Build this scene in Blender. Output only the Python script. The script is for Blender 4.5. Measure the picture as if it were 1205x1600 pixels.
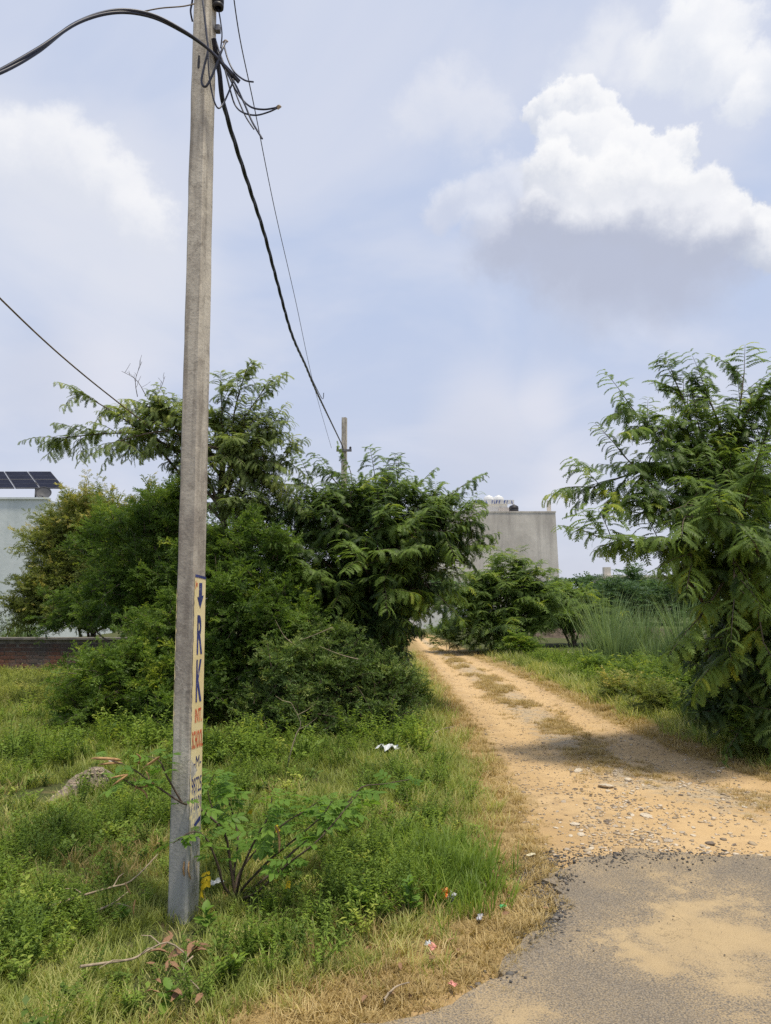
import bpy, bmesh, math, random
import numpy as np
from mathutils import Vector, Matrix, Euler

# ------------------------------------------------------------------ reset
for o in list(bpy.data.objects): bpy.data.objects.remove(o, do_unlink=True)
scene = bpy.context.scene
COL = scene.collection
R = math.radians
rng = np.random.default_rng(7)
random.seed(7)

# ------------------------------------------------------------------ camera
F, CX, CY, CAMZ, PITCH = 1150.0, 602.5, 800.0, 1.6, R(6.94)
cam = bpy.data.cameras.new('camera'); camo = bpy.data.objects.new('camera', cam); COL.objects.link(camo)
camo.location = (0, 0, CAMZ); camo.rotation_euler = (R(90) + PITCH, 0, 0)
cam.sensor_fit = 'VERTICAL'; cam.sensor_height = 36; cam.lens = F / 1600 * 36
cam.clip_start = 0.05; cam.clip_end = 5000
scene.camera = camo
scene.cycles.max_bounces = 7; scene.cycles.diffuse_bounces = 4; scene.cycles.glossy_bounces = 2; scene.cycles.transmission_bounces = 3
scene.cycles.use_adaptive_sampling = True; scene.cycles.adaptive_threshold = .012; scene.cycles.use_denoising = False
scene.render.resolution_x = 771; scene.render.resolution_y = 1024

def ray(px, py):
    dx = (px - CX) / F; dz = (CY - py) / F
    return np.array([dx, math.cos(PITCH) - dz * math.sin(PITCH), math.sin(PITCH) + dz * math.cos(PITCH)])
def G(px, py, z=0.0):
    d = ray(px, py); t = (z - CAMZ) / d[2]; return np.array([0, 0, CAMZ]) + d * t
def P(px, py, Y):
    d = ray(px, py); t = Y / d[1]; return np.array([0, 0, CAMZ]) + d * t
def PXX(px, py, x):
    d = ray(px, py); t = x / d[0]; return np.array([0, 0, CAMZ]) + d * t

# ------------------------------------------------------------------ node helper
class NT:
    def __init__(s, nt): s.nt = nt; s.n = nt.nodes; s.l = nt.links
    def add(s, t, **k):
        n = s.n.new(t)
        for a, b in k.items(): setattr(n, a, b)
        return n
    def put(s, sock, v):
        if isinstance(v, bpy.types.NodeSocket): s.l.new(v, sock)
        elif v is not None:
            if sock.type == 'RGBA' and len(v) == 3: v = (*v, 1)
            sock.default_value = v
    def math(s, op, a, b=None, c=None, clamp=False):
        n = s.add('ShaderNodeMath', operation=op, use_clamp=clamp)
        s.put(n.inputs[0], a); s.put(n.inputs[1], b)
        if c is not None: s.put(n.inputs[2], c)
        return n.outputs[0]
    def vmath(s, op, a, b=None, out=0):
        n = s.add('ShaderNodeVectorMath', operation=op); s.put(n.inputs[0], a)
        if op == 'SCALE': s.put(n.inputs['Scale'], b)
        else: s.put(n.inputs[1], b)
        return n.outputs[out]
    def noise(s, vec, scale, detail=4, rough=.55, out='Fac', dist=0):
        n = s.add('ShaderNodeTexNoise'); s.put(n.inputs['Vector'], vec); n.inputs['Scale'].default_value = scale
        n.inputs['Detail'].default_value = detail; n.inputs['Roughness'].default_value = rough; n.inputs['Distortion'].default_value = dist
        return n.outputs[out]
    def voro(s, vec, scale, out='Distance', feature='F1', rnd=1):
        n = s.add('ShaderNodeTexVoronoi', feature=feature); s.put(n.inputs['Vector'], vec); n.inputs['Scale'].default_value = scale
        n.inputs['Randomness'].default_value = rnd
        return n.outputs[out]
    def mr(s, v, a, b, c=0.0, d=1.0, smooth=True):
        n = s.add('ShaderNodeMapRange', interpolation_type='SMOOTHSTEP' if smooth else 'LINEAR')
        s.put(n.inputs[0], v)
        for i, q in enumerate((a, b, c, d)): s.put(n.inputs[i + 1], q)
        return n.outputs[0]
    def mix(s, f, a, b, mode='MIX'):
        n = s.add('ShaderNodeMix', data_type='RGBA', blend_type=mode); n.clamp_result = False
        s.put(n.inputs[0], f); s.put(n.inputs[6], a); s.put(n.inputs[7], b)
        return n.outputs[2]
    def attr(s, name, kind='GEOMETRY', out='Fac'):
        n = s.add('ShaderNodeAttribute', attribute_name=name, attribute_type=kind); return n.outputs[out]
    def bump(s, h, strength, dist, normal=None):
        n = s.add('ShaderNodeBump'); n.inputs['Strength'].default_value = strength; n.inputs['Distance'].default_value = dist
        s.put(n.inputs['Height'], h)
        if normal is not None: s.put(n.inputs['Normal'], normal)
        return n.outputs[0]

def newmat(name):
    m = bpy.data.materials.new(name); m.use_nodes = True; m.node_tree.nodes.clear()
    t = NT(m.node_tree); t.out = t.add('ShaderNodeOutputMaterial'); return m, t
def principled(t, col, rough=.8, normal=None, metallic=0.0, spec=.3):
    b = t.add('ShaderNodeBsdfPrincipled'); t.put(b.inputs['Base Color'], col); t.put(b.inputs['Roughness'], rough)
    b.inputs['Specular IOR Level'].default_value = spec; b.inputs['Metallic'].default_value = metallic
    if normal is not None: t.put(b.inputs['Normal'], normal)
    t.l.new(b.outputs[0], t.out.inputs[0]); return b
def objco(t): return t.add('ShaderNodeTexCoord').outputs['Object']
def worldco(t): return t.add('ShaderNodeNewGeometry').outputs['Position']

# ------------------------------------------------------------------ world: veiled sky with cumulus
SUN_EL, SUN_AZ = R(75), R(130)          # azimuth from +Y towards +X
sun_dir = Vector((math.cos(SUN_EL) * math.sin(SUN_AZ), math.cos(SUN_EL) * math.cos(SUN_AZ), math.sin(SUN_EL)))
world = bpy.data.worlds.new('World'); scene.world = world; world.use_nodes = True
world.node_tree.nodes.clear(); w = NT(world.node_tree)
wout = w.add('ShaderNodeOutputWorld'); bg = w.add('ShaderNodeBackground'); bg.inputs[1].default_value = 0.1
world.cycles.sampling_method = 'MANUAL'; world.cycles.sample_map_resolution = 256
w.l.new(bg.outputs[0], wout.inputs[0])
sky = w.add('ShaderNodeTexSky', sky_type='NISHITA', sun_disc=False, sun_elevation=SUN_EL, sun_rotation=SUN_AZ)
sky.air_density = 1.2; sky.dust_density = 2.0; sky.ozone_density = 1.5
d0 = w.add('ShaderNodeTexCoord').outputs['Generated']
sep = w.add('ShaderNodeSeparateXYZ'); w.l.new(d0, sep.inputs[0])
zpos = w.math('MAXIMUM', sep.outputs[2], 0.0)
# layered coordinates: dir / (z + .25) so that far clouds flatten towards the horizon
den = w.math('ADD', zpos, 0.25)
flat = w.vmath('SCALE', d0, w.math('DIVIDE', 1.0, den))
veil_n = w.noise(flat, 1.6, 5, .55, dist=.4)
veil = w.mr(veil_n, .38, .66)
# base: blue sky behind a bright high veil
hz = w.mr(zpos, 0.0, .45)
base_c = w.mix(hz, (5.9, 6.2, 7.35), (4.9, 5.7, 7.6))
skyc = w.mix(.86, sky.outputs[0], base_c)
skyc = w.mix(w.math('MULTIPLY', veil, .66), skyc, (6.35, 6.6, 7.5))
# cumulus: puffs in direction space, each lit from above, edges broken by billowing noise
wA = w.noise(d0, 17.0, 8, .64, out='Color'); wB = w.noise(d0, 4.5, 2, .5, out='Color'); H3 = (.5, .5, .5)
dw = w.vmath('ADD', d0, w.vmath('ADD', w.vmath('SCALE', w.vmath('SUBTRACT', wA, H3), .078), w.vmath('SCALE', w.vmath('SUBTRACT', wB, H3), .05)))
dsoft = w.vmath('ADD', d0, w.vmath('SCALE', w.vmath('SUBTRACT', wB, H3), .10))
def udir(px, py): c = ray(px, py); return c / np.linalg.norm(c)
def haze_blobs(lst, soft, vec, col, amt, c0):
    acc = None
    for px, py, r in lst:
        r = r / F * .93; v = w.mr(w.vmath('DISTANCE', vec, tuple(udir(px, py)), out=1), r * (1 - soft), r * (1 + soft), 1.0, 0.0)
        acc = v if acc is None else w.math('MAXIMUM', acc, v)
    return w.mix(w.math('MULTIPLY', acc, amt), c0, col)
def puffs(lst, soft, amt, dark, light, c0, lo=-.75, hi=.95):
    A_ = T_ = None
    for px, py, r in lst:
        c = udir(px, py); r = r / F * .93
        m_ = w.mr(w.vmath('DISTANCE', dw, tuple(c), out=1), r * (1 - soft), r * (1 + soft), 1.0, 0.0)
        upv = np.array([.18, -.15, .97]) / r; k = float(c @ upv)
        t_ = w.mr(w.vmath('DOT_PRODUCT', dw, tuple(upv), out=1), lo + k, hi + k)
        if A_ is None: A_, T_ = m_, t_
        else: T_ = w.math('MULTIPLY_ADD', w.math('SUBTRACT', t_, T_), m_, T_); A_ = w.math('MAXIMUM', A_, m_)
    return w.mix(w.math('MULTIPLY', A_, amt), c0, w.mix(T_, dark, light))
skyc = haze_blobs([(70, 330, 130), (160, 340, 110), (0, 280, 120), (220, 420, 110), (-350, 300, 240), (1750, 300, 260), (300, -600, 260)], .6, dsoft, (7.0, 7.15, 7.7), .55, skyc)
skyc = puffs([(20, 245, 62), (85, 240, 56), (140, 262, 50), (190, 300, 48), (230, 345, 46), (1450, 280, 90)], .34, .8, (6.4, 6.7, 7.5), (8.5, 8.5, 8.6), skyc)
skyc = puffs([(650, 180, 34), (690, 155, 40), (735, 180, 44), (770, 205, 30)], .6, .5, (6.6, 6.85, 7.6), (7.9, 7.9, 8.2), skyc)
skyc = puffs([(1035, 100, 44), (1080, 70, 54), (1125, 50, 44), (1110, 105, 52), (1155, 125, 44), (1195, 140, 40), (1160, 170, 34), (1260, 120, 60)], .30, .9, (6.5, 6.85, 7.65), (8.8, 8.8, 8.85), skyc)
skyc = haze_blobs([(935, 90, 34), (905, 120, 36), (985, 105, 34)], .8, dw, (7.9, 8.0, 8.3), .6, skyc)
skyc = haze_blobs([(760, 640, 75), (840, 625, 55), (880, 745, 60), (150, 590, 80)], .7, dsoft, (7.0, 7.05, 7.7), .6, skyc)
skyc = haze_blobs([(890, 490, 52), (740, 688, 75), (60, 600, 70)], .8, dsoft, (5.0, 5.45, 6.7), .5, skyc)
skyc = haze_blobs([(870, 400, 72), (950, 405, 92), (1040, 400, 90), (1105, 395, 62), (800, 385, 50)], .6, dw, (4.3, 4.65, 5.8), .92, skyc)
skyc = puffs([(690, 335, 30), (720, 318, 34), (755, 308, 36), (792, 300, 38), (822, 312, 34), (765, 345, 34)], .4, .6, (5.6, 5.9, 6.9), (7.9, 7.95, 8.3), skyc)
skyc = puffs([(842, 192, 28), (872, 190, 38), (908, 178, 36), (938, 196, 36), (966, 218, 34), (1050, 240, 34), (1005, 250, 36), (880, 238, 46), (928, 244, 50), (978, 258, 42), (1032, 275, 42)], .15, .95, (5.7, 6.1, 7.05), (8.7, 8.7, 8.75), skyc)
skyc = puffs([(858, 282, 42), (1095, 312, 42), (1055, 308, 48), (950, 292, 48), (1003, 302, 50), (1135, 345, 44), (1168, 368, 40), (1195, 385, 34), (903, 296, 42)], .19, .95, (5.0, 5.4, 6.4), (8.7, 8.7, 8.75), skyc)
skyc = puffs([(1078, 350, 46), (1120, 372, 42), (1015, 352, 46), (845, 340, 38), (960, 345, 42), (900, 345, 40)], .35, .85, (4.3, 4.65, 5.75), (8.3, 8.35, 8.6), skyc, -.5, 1.0)
w.put(bg.inputs[0], w.vmath('SCALE', skyc, .83))

# ------------------------------------------------------------------ sun, exposure
sl = bpy.data.lights.new('sun', 'SUN'); sl.energy = 3.2; sl.angle = R(7.0); sl.color = (1, .91, .74)
so = bpy.data.objects.new('sun', sl); COL.objects.link(so); so.rotation_euler = sun_dir.to_track_quat('Z', 'Y').to_euler(); so.location = (20, 10, 40)
vs = scene.view_settings; vs.view_transform = 'Standard'; vs.look = 'None'; vs.gamma = 1; vs.exposure = 0.45; vs.use_curve_mapping = False

# ------------------------------------------------------------------ object helpers
def link(o, parent=None):
    COL.objects.link(o)
    if parent is not None: o.parent = parent
    return o
def tag(o, label=None, cat=None, group=None, kind=None):
    if label: o['label'] = label
    if cat: o['category'] = cat
    if group: o['group'] = group
    if kind: o['kind'] = kind
    return o
def empty(name, loc, label=None, cat=None, group=None):
    o = bpy.data.objects.new(name, None); o.empty_display_size = .1; o.location = tuple(loc); COL.objects.link(o)
    return tag(o, label, cat, group)
def mesh_np(name, V, Q, mat=None, smooth=False, tint=None):
    V = np.ascontiguousarray(V, np.float32).reshape(-1, 3); Q = np.ascontiguousarray(Q, np.int32)
    k = Q.shape[1]
    me = bpy.data.meshes.new(name); me.vertices.add(len(V)); me.vertices.foreach_set('co', V.ravel())
    me.loops.add(Q.size); me.loops.foreach_set('vertex_index', Q.ravel())
    me.polygons.add(len(Q)); me.polygons.foreach_set('loop_start', np.arange(0, Q.size, k, dtype=np.int32))
    try: me.polygons.foreach_set('loop_total', np.full(len(Q), k, np.int32))
    except Exception: pass
    if smooth: me.polygons.foreach_set('use_smooth', np.ones(len(Q), bool))
    if tint is not None:
        a = me.attributes.new('tint', 'FLOAT', 'POINT'); a.data.foreach_set('value', np.ascontiguousarray(tint, np.float32))
    me.update(calc_edges=True)
    if mat: me.materials.append(mat)
    return me
def obj(name, me, parent=None, loc=None):
    o = bpy.data.objects.new(name, me); link(o, parent)
    if loc is not None: o.location = tuple(loc)
    return o
def pyobj(name, V, Fc, mat, parent=None, loc=None, smooth=False, bevel=0):
    me = bpy.data.meshes.new(name); me.from_pydata([tuple(v) for v in V], [], Fc); me.update()
    if bevel:
        bm = bmesh.new(); bm.from_mesh(me); bmesh.ops.bevel(bm, geom=list(bm.edges), offset=bevel, segments=2, affect='EDGES', profile=.5); bm.to_mesh(me); bm.free()
    if smooth:
        for p in me.polygons: p.use_smooth = True
    if mat: me.materials.append(mat)
    return obj(name, me, parent, loc)
def box(name, c, s, mat, parent=None, bevel=0, rotz=0, loc=None):
    x, y, z = s[0] / 2, s[1] / 2, s[2] / 2
    V = [Vector((a * x, b * y, d * z)) for d in (-1, 1) for a, b in ((-1, -1), (1, -1), (1, 1), (-1, 1))]
    Mx = Matrix.Rotation(rotz, 3, 'Z'); V = [Mx @ v + Vector(c) for v in V]
    return pyobj(name, V, [(3, 2, 1, 0), (4, 5, 6, 7), (0, 1, 5, 4), (1, 2, 6, 5), (2, 3, 7, 6), (3, 0, 4, 7)], mat, parent, loc, bevel=bevel)
def tube_np(pts, rad, n=6):
    pts = np.asarray(pts, float); m = len(pts); rad = np.broadcast_to(np.asarray(rad, float), (m,))
    T = np.gradient(pts, axis=0); T /= np.linalg.norm(T, axis=1)[:, None] + 1e-9
    ref = np.array([0.13, 0.31, 1.0]) if abs(T[:, 2]).mean() < .85 else np.array([1.0, .2, .1])
    U = np.cross(T, ref); U /= np.linalg.norm(U, axis=1)[:, None] + 1e-9; Wv = np.cross(T, U)
    a = np.arange(n) * 2 * np.pi / n
    V = pts[:, None, :] + rad[:, None, None] * (np.cos(a)[None, :, None] * U[:, None, :] + np.sin(a)[None, :, None] * Wv[:, None, :])
    i = np.arange(m - 1)[:, None] * n; j = np.arange(n)[None, :]; j2 = (j + 1) % n
    Q = np.stack([i + j, i + j2, i + n + j2, i + n + j], -1).reshape(-1, 4)
    return V.reshape(-1, 3), Q
class Buf:
    def __init__(s): s.V = []; s.Q = []; s.n = 0
    def add(s, V, Q): s.V.append(V); s.Q.append(np.asarray(Q) + s.n); s.n += len(V)
    def mesh(s, name, mat, smooth=False): return mesh_np(name, np.concatenate(s.V), np.concatenate(s.Q), mat, smooth)
def smooth_path(ctrl, n):
    c = np.asarray(ctrl, float); m = len(c); t = np.linspace(0, m - 1, n); out = []
    for q in t:
        i = min(int(q), m - 2); u = q - i
        p0 = c[max(i - 1, 0)]; p1 = c[i]; p2 = c[i + 1]; p3 = c[min(i + 2, m - 1)]
        out.append(.5 * ((2 * p1) + (-p0 + p2) * u + (2 * p0 - 5 * p1 + 4 * p2 - p3) * u * u + (-p0 + 3 * p1 - 3 * p2 + p3) * u ** 3))
    return np.array(out)
def nrm(v): return v / (np.linalg.norm(v, axis=-1, keepdims=True) + 1e-9)

# ------------------------------------------------------------------ materials
def simple(name, col, rough=.7, var=.25, scale=12, metallic=0, spec=.3, bump=0):
    m, t = newmat(name); co = objco(t); n = t.noise(co, scale, 5, .6)
    c = t.mix(t.mr(n, .3, .7), tuple(v * (1 - var) for v in col), tuple(min(1, v * (1 + var)) for v in col))
    nm = t.bump(n, bump, .02) if bump else None
    principled(t, c, rough, nm, metallic, spec); return m

def leafmat(name, dark, light, young, transl=.35, inst=False, rough=.5, spec=.25):
    m, t = newmat(name)
    ti = t.attr('tint', 'INSTANCER' if inst else 'GEOMETRY')
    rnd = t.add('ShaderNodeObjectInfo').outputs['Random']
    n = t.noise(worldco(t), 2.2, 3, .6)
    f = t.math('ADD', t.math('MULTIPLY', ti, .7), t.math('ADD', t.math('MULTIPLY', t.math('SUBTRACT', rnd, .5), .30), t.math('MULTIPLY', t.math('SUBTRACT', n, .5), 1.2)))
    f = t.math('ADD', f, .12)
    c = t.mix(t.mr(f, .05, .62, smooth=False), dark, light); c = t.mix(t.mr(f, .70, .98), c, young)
    b = t.add('ShaderNodeBsdfPrincipled'); t.put(b.inputs['Base Color'], c); b.inputs['Roughness'].default_value = rough; b.inputs['Specular IOR Level'].default_value = spec
    tr = t.add('ShaderNodeBsdfTranslucent'); t.put(tr.inputs[0], t.mix(.5, c, t.mix(1.0, c, (1.5, 1.45, .45), 'MULTIPLY')))
    mx = t.add('ShaderNodeMixShader'); mx.inputs[0].default_value = transl
    t.l.new(b.outputs[0], mx.inputs[1]); t.l.new(tr.outputs[0], mx.inputs[2]); t.l.new(mx.outputs[0], t.out.inputs[0])
    return m
M_leuc = leafmat('leucaena_leaf', (0.038, 0.072, 0.024), (0.175, 0.265, 0.055), (0.38, 0.43, 0.055), 0.48)
M_leuc2 = leafmat('leucaena_leaf_pale', (0.07, 0.105, 0.042), (0.21, 0.275, 0.08), (0.34, 0.38, 0.1), 0.48)
M_pros = leafmat('prosopis_leaf', (0.034, 0.074, 0.015), (0.15, 0.24, 0.04), (0.33, 0.39, 0.06), 0.48)
M_acac = leafmat('acacia_leaf', (0.07, 0.105, 0.026), (0.22, 0.26, 0.065), (0.52, 0.46, 0.16), 0.45)
M_dark = leafmat('dark_shrub_leaf', (0.034, 0.066, 0.022), (0.13, 0.2, 0.052), (0.28, 0.35, 0.1), 0.44)
M_far = leafmat('far_leaf', (0.05, 0.095, 0.05), (0.1, 0.175, 0.07), (0.17, 0.25, 0.07), 0.4)
M_weed = leafmat('weed_leaf', (0.085, 0.145, 0.028), (0.22, 0.32, 0.055), (0.42, 0.47, 0.1), 0.46, True)
M_grass = leafmat('green_grass', (0.12, 0.165, 0.04), (0.3, 0.345, 0.09), (0.54, 0.51, 0.21), 0.44, True)
M_dry = leafmat('dry_grass', (0.28, 0.205, 0.09), (0.5, 0.38, 0.17), (0.64, 0.52, 0.28), 0.3, True)
M_reed = leafmat('reed_grass', (.14, .21, .10), (.26, .35, .16), (.38, .44, .24), .42, False)
M_cass = leafmat('senna_leaf', (0.06, 0.14, 0.024), (0.165, 0.29, 0.045), (0.28, 0.38, 0.06), 0.5)
M_yel = simple('yellow_leaf', (.55, .40, .02), .6, .2, 30)
M_bark = simple('bark', (.10, .08, .06), .9, .4, 20, bump=.4)
M_bark2 = simple('dark_stem', (.075, .055, .04), .85, .4, 40)
M_twig = simple('dry_twig', (.30, .24, .17), .9, .3, 30)
M_pod = simple('brown_pod', (.36, .22, .10), .7, .35, 40)
M_deadleaf = simple('dead_leaf', (.22, .125, .07), .8, .4, 25)
M_cable = simple('cable_sheath', (.018, .022, .045), .42, .3, 20, spec=.5)
M_wire = simple('thin_wire', (.06, .06, .07), .5, .2, 20)
M_rope = simple('tan_service_wire', (.17, .13, .08), .8, .35, 9)
M_metal = simple('galvanised_metal', (.16, .16, .17), .55, .3, 25, metallic=.4)
def worn_paint(name, col):
    m, t = newmat(name); co = objco(t); n = t.noise(co, 38, 5, .7); n2 = t.noise(co, 9, 3, .6)
    c = t.mix(t.mr(n2, .3, .7), tuple(v * .8 for v in col), tuple(v * 1.3 for v in col))
    c = t.mix(t.mr(n, .56, .72, 0, .75), c, (.62, .54, .34)); principled(t, c, .75, spec=.2); return m
M_navy = worn_paint('navy_paint', (.035, .045, .16)); M_red = worn_paint('red_paint', (.50, .09, .04))

def concrete_mat():
    m, t = newmat('pole_concrete'); co = objco(t)
    n1 = t.noise(co, 3.0, 6, .65); n2 = t.noise(co, 45, 4, .6)
    mp = t.add('ShaderNodeMapping'); mp.inputs['Scale'].default_value = (22, 22, 1.3); t.put(mp.inputs[0], co)
    n3 = t.noise(mp.outputs[0], 1.0, 5, .6)
    sp = t.add('ShaderNodeSeparateXYZ'); t.put(sp.inputs[0], co)
    c = t.mix(t.mr(n1, .32, .68), (.43, .395, .335), (.60, .56, .475))
    c = t.mix(t.math('MULTIPLY', t.mr(n3, .44, .66), .7), c, (.24, .215, .18)); n4 = t.noise(co, 11, 6, .7); c = t.mix(t.mr(n4, .50, .68, 0, .6), c, (.20, .175, .145)); c = t.mix(t.mr(n4, .46, .30, 0, .5), c, (.62, .57, .47))
    low = t.mr(t.math('ADD', sp.outputs[2], t.math('MULTIPLY', n1, .7)), .75, 1.35, 1.0, 0.0)
    c = t.mix(t.math('MULTIPLY', low, .7), c, (.28, .29, .30))
    mid = t.math('MULTIPLY', t.mr(sp.outputs[2], .8, 1.3), t.mr(sp.outputs[2], 2.0, 3.2, 1, 0))
    c = t.mix(t.math('MULTIPLY', mid, t.math('MULTIPLY', t.mr(n1, .36, .60), .75)), c, (.19, .165, .145))
    c = t.mix(t.mr(n2, .58, .75, 0, .5), c, (.13, .12, .105))
    # hairline cracks and pale scratches
    v = t.voro(t.vmath('ADD', co, t.vmath('SCALE', t.noise(co, 6, 4, .6, out='Color'), .25)), 3.2, feature='DISTANCE_TO_EDGE')
    c = t.mix(t.math('MULTIPLY', t.mr(v, 0, .010, .5, 0), t.mr(n1, .52, .62)), c, (.12, .11, .10))
    v2 = t.voro(t.vmath('ADD', co, t.vmath('SCALE', t.noise(co, 9, 4, .6, out='Color'), .4)), 2.1, feature='DISTANCE_TO_EDGE')
    c = t.mix(t.math('MULTIPLY', t.mr(v2, 0, .010, 1, 0), t.mr(n1, .5, .6, 0, .6)), c, (.58, .55, .48))
    h = t.math('ADD', t.math('MULTIPLY', n2, .5), n1)
    principled(t, c, .9, t.bump(h, .5, .012), spec=.2); return m
M_pole = concrete_mat()
def panel_mat():
    m, t = newmat('cream_sign_paint'); co = objco(t); n = t.noise(co, 30, 5, .65); n2 = t.noise(co, 6, 4, .6)
    sp = t.add('ShaderNodeSeparateXYZ'); t.put(sp.inputs[0], co)
    c = t.mix(t.mr(n2, .3, .7), (.66, .54, .27), (.74, .64, .38))
    lowwear = t.mr(sp.outputs[2], .30, .85, .30, 0)
    wear = t.mr(t.math('ADD', n, lowwear), .60, .74, 0, .85)
    c = t.mix(wear, c, (.36, .34, .30))
    principled(t, c, .75, t.bump(n, .25, .004), spec=.2); return m
M_panel = panel_mat()

# ------------------------------------------------------------------ ground layout (metres)
lp = [(643, 996), (652, 1005), (668, 1030), (690, 1060), (720, 1100), (745, 1130), (765, 1165), (790, 1200), (815, 1240), (842, 1290), (862, 1345)]
rp = [(668, 996), (690, 1008), (715, 1018), (760, 1035), (830, 1065), (900, 1100), (960, 1130), (1050, 1172), (1130, 1200), (1205, 1222), (1300, 1250)]
LG = np.array([G(*p)[:2] for p in lp])[::-1]; RG = np.array([G(*p)[:2] for p in rp])[::-1]
# beyond the bend the track swings left behind the bushes
LY = np.concatenate([[-60], LG[:, 1], [45, 60, 90]]); LX = np.concatenate([[LG[0, 0]], LG[:, 0], [-1.5, -7, -22]])
RY = np.concatenate([[-60, 3.0, 4.6], RG[1:, 1], [46, 61, 91]]); RX = np.concatenate([[60, 30, 9.0], RG[1:, 0], [1.0, -4, -19]])
def xl(y): return np.interp(y, LY, LX)
def xr(y): return np.interp(y, RY, RX)
ap = [(540, 1625), (590, 1600), (690, 1572), (755, 1542), (795, 1505), (825, 1475), (858, 1455), (876, 1420), (880, 1392), (868, 1372), (885, 1352), (925, 1343), (985, 1337), (1060, 1338), (1130, 1341), (1205, 1345), (1300, 1350)]
AG = [G(*p)[:2] for p in ap]
AG = [np.array([-40, -3.0]), np.array([-4.0, .2]), np.array([-1.1, AG[0][1] - .75])] + AG + [np.array([60, AG[-1][1] + 4.0]), np.array([60, -40]), np.array([-40, -40])]
# refine + roughen outline
fine = []
for i in range(len(AG)):
    a, b = AG[i], AG[(i + 1) % len(AG)]; L = np.linalg.norm(b - a); k = max(1, int(L / .05)) if i < len(AG) - 4 and i > 0 else 1
    for j in range(k): fine.append(a + (b - a) * j / k)
AP = np.array(fine)
s_ = np.arange(len(AP)); jit = np.sin(s_ * .37) * .035 + np.sin(s_ * .17 + 2) * .03 + np.sin(s_ * .9) * .016 + np.sin(s_ * 2.3 + 1) * .012 + rng.normal(0, .016, len(AP))
nearm = (np.abs(AP[:, 0]) < 8) & (np.abs(AP[:, 1]) < 9)
AP[nearm, 0] += jit[nearm]; AP[nearm, 1] += np.roll(jit, 3)[nearm]
def in_poly(x, y, poly):
    x = np.asarray(x); y = np.asarray(y); ins = np.zeros(x.shape, bool); n = len(poly)
    for i in range(n):
        x1, y1 = poly[i]; x2, y2 = poly[(i + 1) % n]
        if y1 == y2: continue
        c = ((y1 > y) != (y2 > y)) & (x < (x2 - x1) * (y - y1) / (y2 - y1) + x1); ins ^= c
    return ins
def dist_poly(x, y, poly):
    p = np.stack([x, y], -1); d = np.full(x.shape, 1e9); n = len(poly)
    for i in range(n):
        a = poly[i]; b = poly[(i + 1) % n]; ab = b - a; L2 = ab @ ab
        if L2 < 1e-12: continue
        t = np.clip(((p - a) @ ab) / L2, 0, 1); q = a + t[..., None] * ab
        d = np.minimum(d, np.linalg.norm(p - q, axis=-1))
    return d
APc = np.array(AG)
def bare_dist(x, y):
    """distance from bare ground (track or asphalt); negative inside"""
    x = np.asarray(x, float); y = np.asarray(y, float)
    e = np.maximum(xl(y) - x, x - xr(y))
    a = dist_poly(x, y, APc); a = np.where(in_poly(x, y, APc), -a, a)
    return np.minimum(e, a)
def wob(x, y):
    return (np.sin(x * 1.9 + y * .7) * np.cos(y * 1.3 - x * .4) * .5 + np.sin(x * 4.1 - y * 2.2 + 1) * .22 + np.sin(x * 7.3 + y * 6.1) * np.cos(y * 5.7 - x * 3.3) * .18 + np.sin(y * 11 + x * 3) * np.cos(x * 13 - y * 2) * .1)
POLE0 = G(285, 1450)
def hgt(x, y):
    x = np.asarray(x, float); y = np.asarray(y, float)
    d = bare_dist(x, y)
    k = np.clip(d / .9, 0, 1); k = k * k * (3 - 2 * k)
    fade = 1 / (1 + (np.hypot(x, y) / 40) ** 2)
    h = k * (.045 + .045 * wob(x, y)) * fade * (1 - .95 * np.exp(-((x - POLE0[0]) ** 2 + (y - POLE0[1]) ** 2) / .5))
    ins = d < 0
    c = (x - xl(y)) / np.maximum(xr(y) - xl(y), .3)
    rut = -.02 * (np.exp(-((c - .25) / .12) ** 2) + np.exp(-((c - .75) / .12) ** 2)) + .012 * wob(x * 1.7, y * 1.7)
    h = np.where(ins & (y > 5), rut * np.clip(-d / .3, 0, 1), h)
    h = np.where(in_poly(x, y, APc), -.03, h)
    return h
def hz1(x, y): return float(hgt(np.array([x]), np.array([y]))[0])

def axis(lo, f0, f1, hi, step, grow=1.22):
    a = list(np.arange(f0, f1 + 1e-6, step)); s = step; v = f1
    while v < hi: s = min(s * grow, 60); v += s; a.append(v)
    s = step; v = f0; pre = []
    while v > lo: s = min(s * grow, 60); v -= s; pre.append(v)
    return np.array(pre[::-1] + a)
gx = axis(-900, -4.5, 6.0, 900, .06); gy = axis(-120, 2.2, 11, 1500, .06, 1.10)
X, Y = np.meshgrid(gx, gy); Z = hgt(X.ravel(), Y.ravel()).reshape(X.shape)
nx, ny = len(gx), len(gy)
Vg = np.stack([X, Y, Z], -1).reshape(-1, 3)
ii, jj = np.meshgrid(np.arange(nx - 1), np.arange(ny - 1)); b0 = (jj * nx + ii).ravel()
Qg = np.stack([b0, b0 + 1, b0 + nx + 1, b0 + nx], -1)
cxy = Vg[Qg].mean(1)[:, :2]
rag = .10 * wob(cxy[:, 0] * 3, cxy[:, 1] * 3)
edge_f = np.minimum(cxy[:, 0] - xl(cxy[:, 1]), xr(cxy[:, 1]) - cxy[:, 0])
istrack = ((edge_f + rag) > 0) & (cxy[:, 1] < 90) & (cxy[:, 1] > 2) & (cxy[:, 0] < 30)
edge_v = np.minimum(Vg[:, 0] - xl(Vg[:, 1]), xr(Vg[:, 1]) - Vg[:, 0])
cen_v = (Vg[:, 0] - xl(Vg[:, 1])) / np.maximum(xr(Vg[:, 1]) - xl(Vg[:, 1]), .3)
bare_v = bare_dist(Vg[:, 0], Vg[:, 1])

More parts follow.
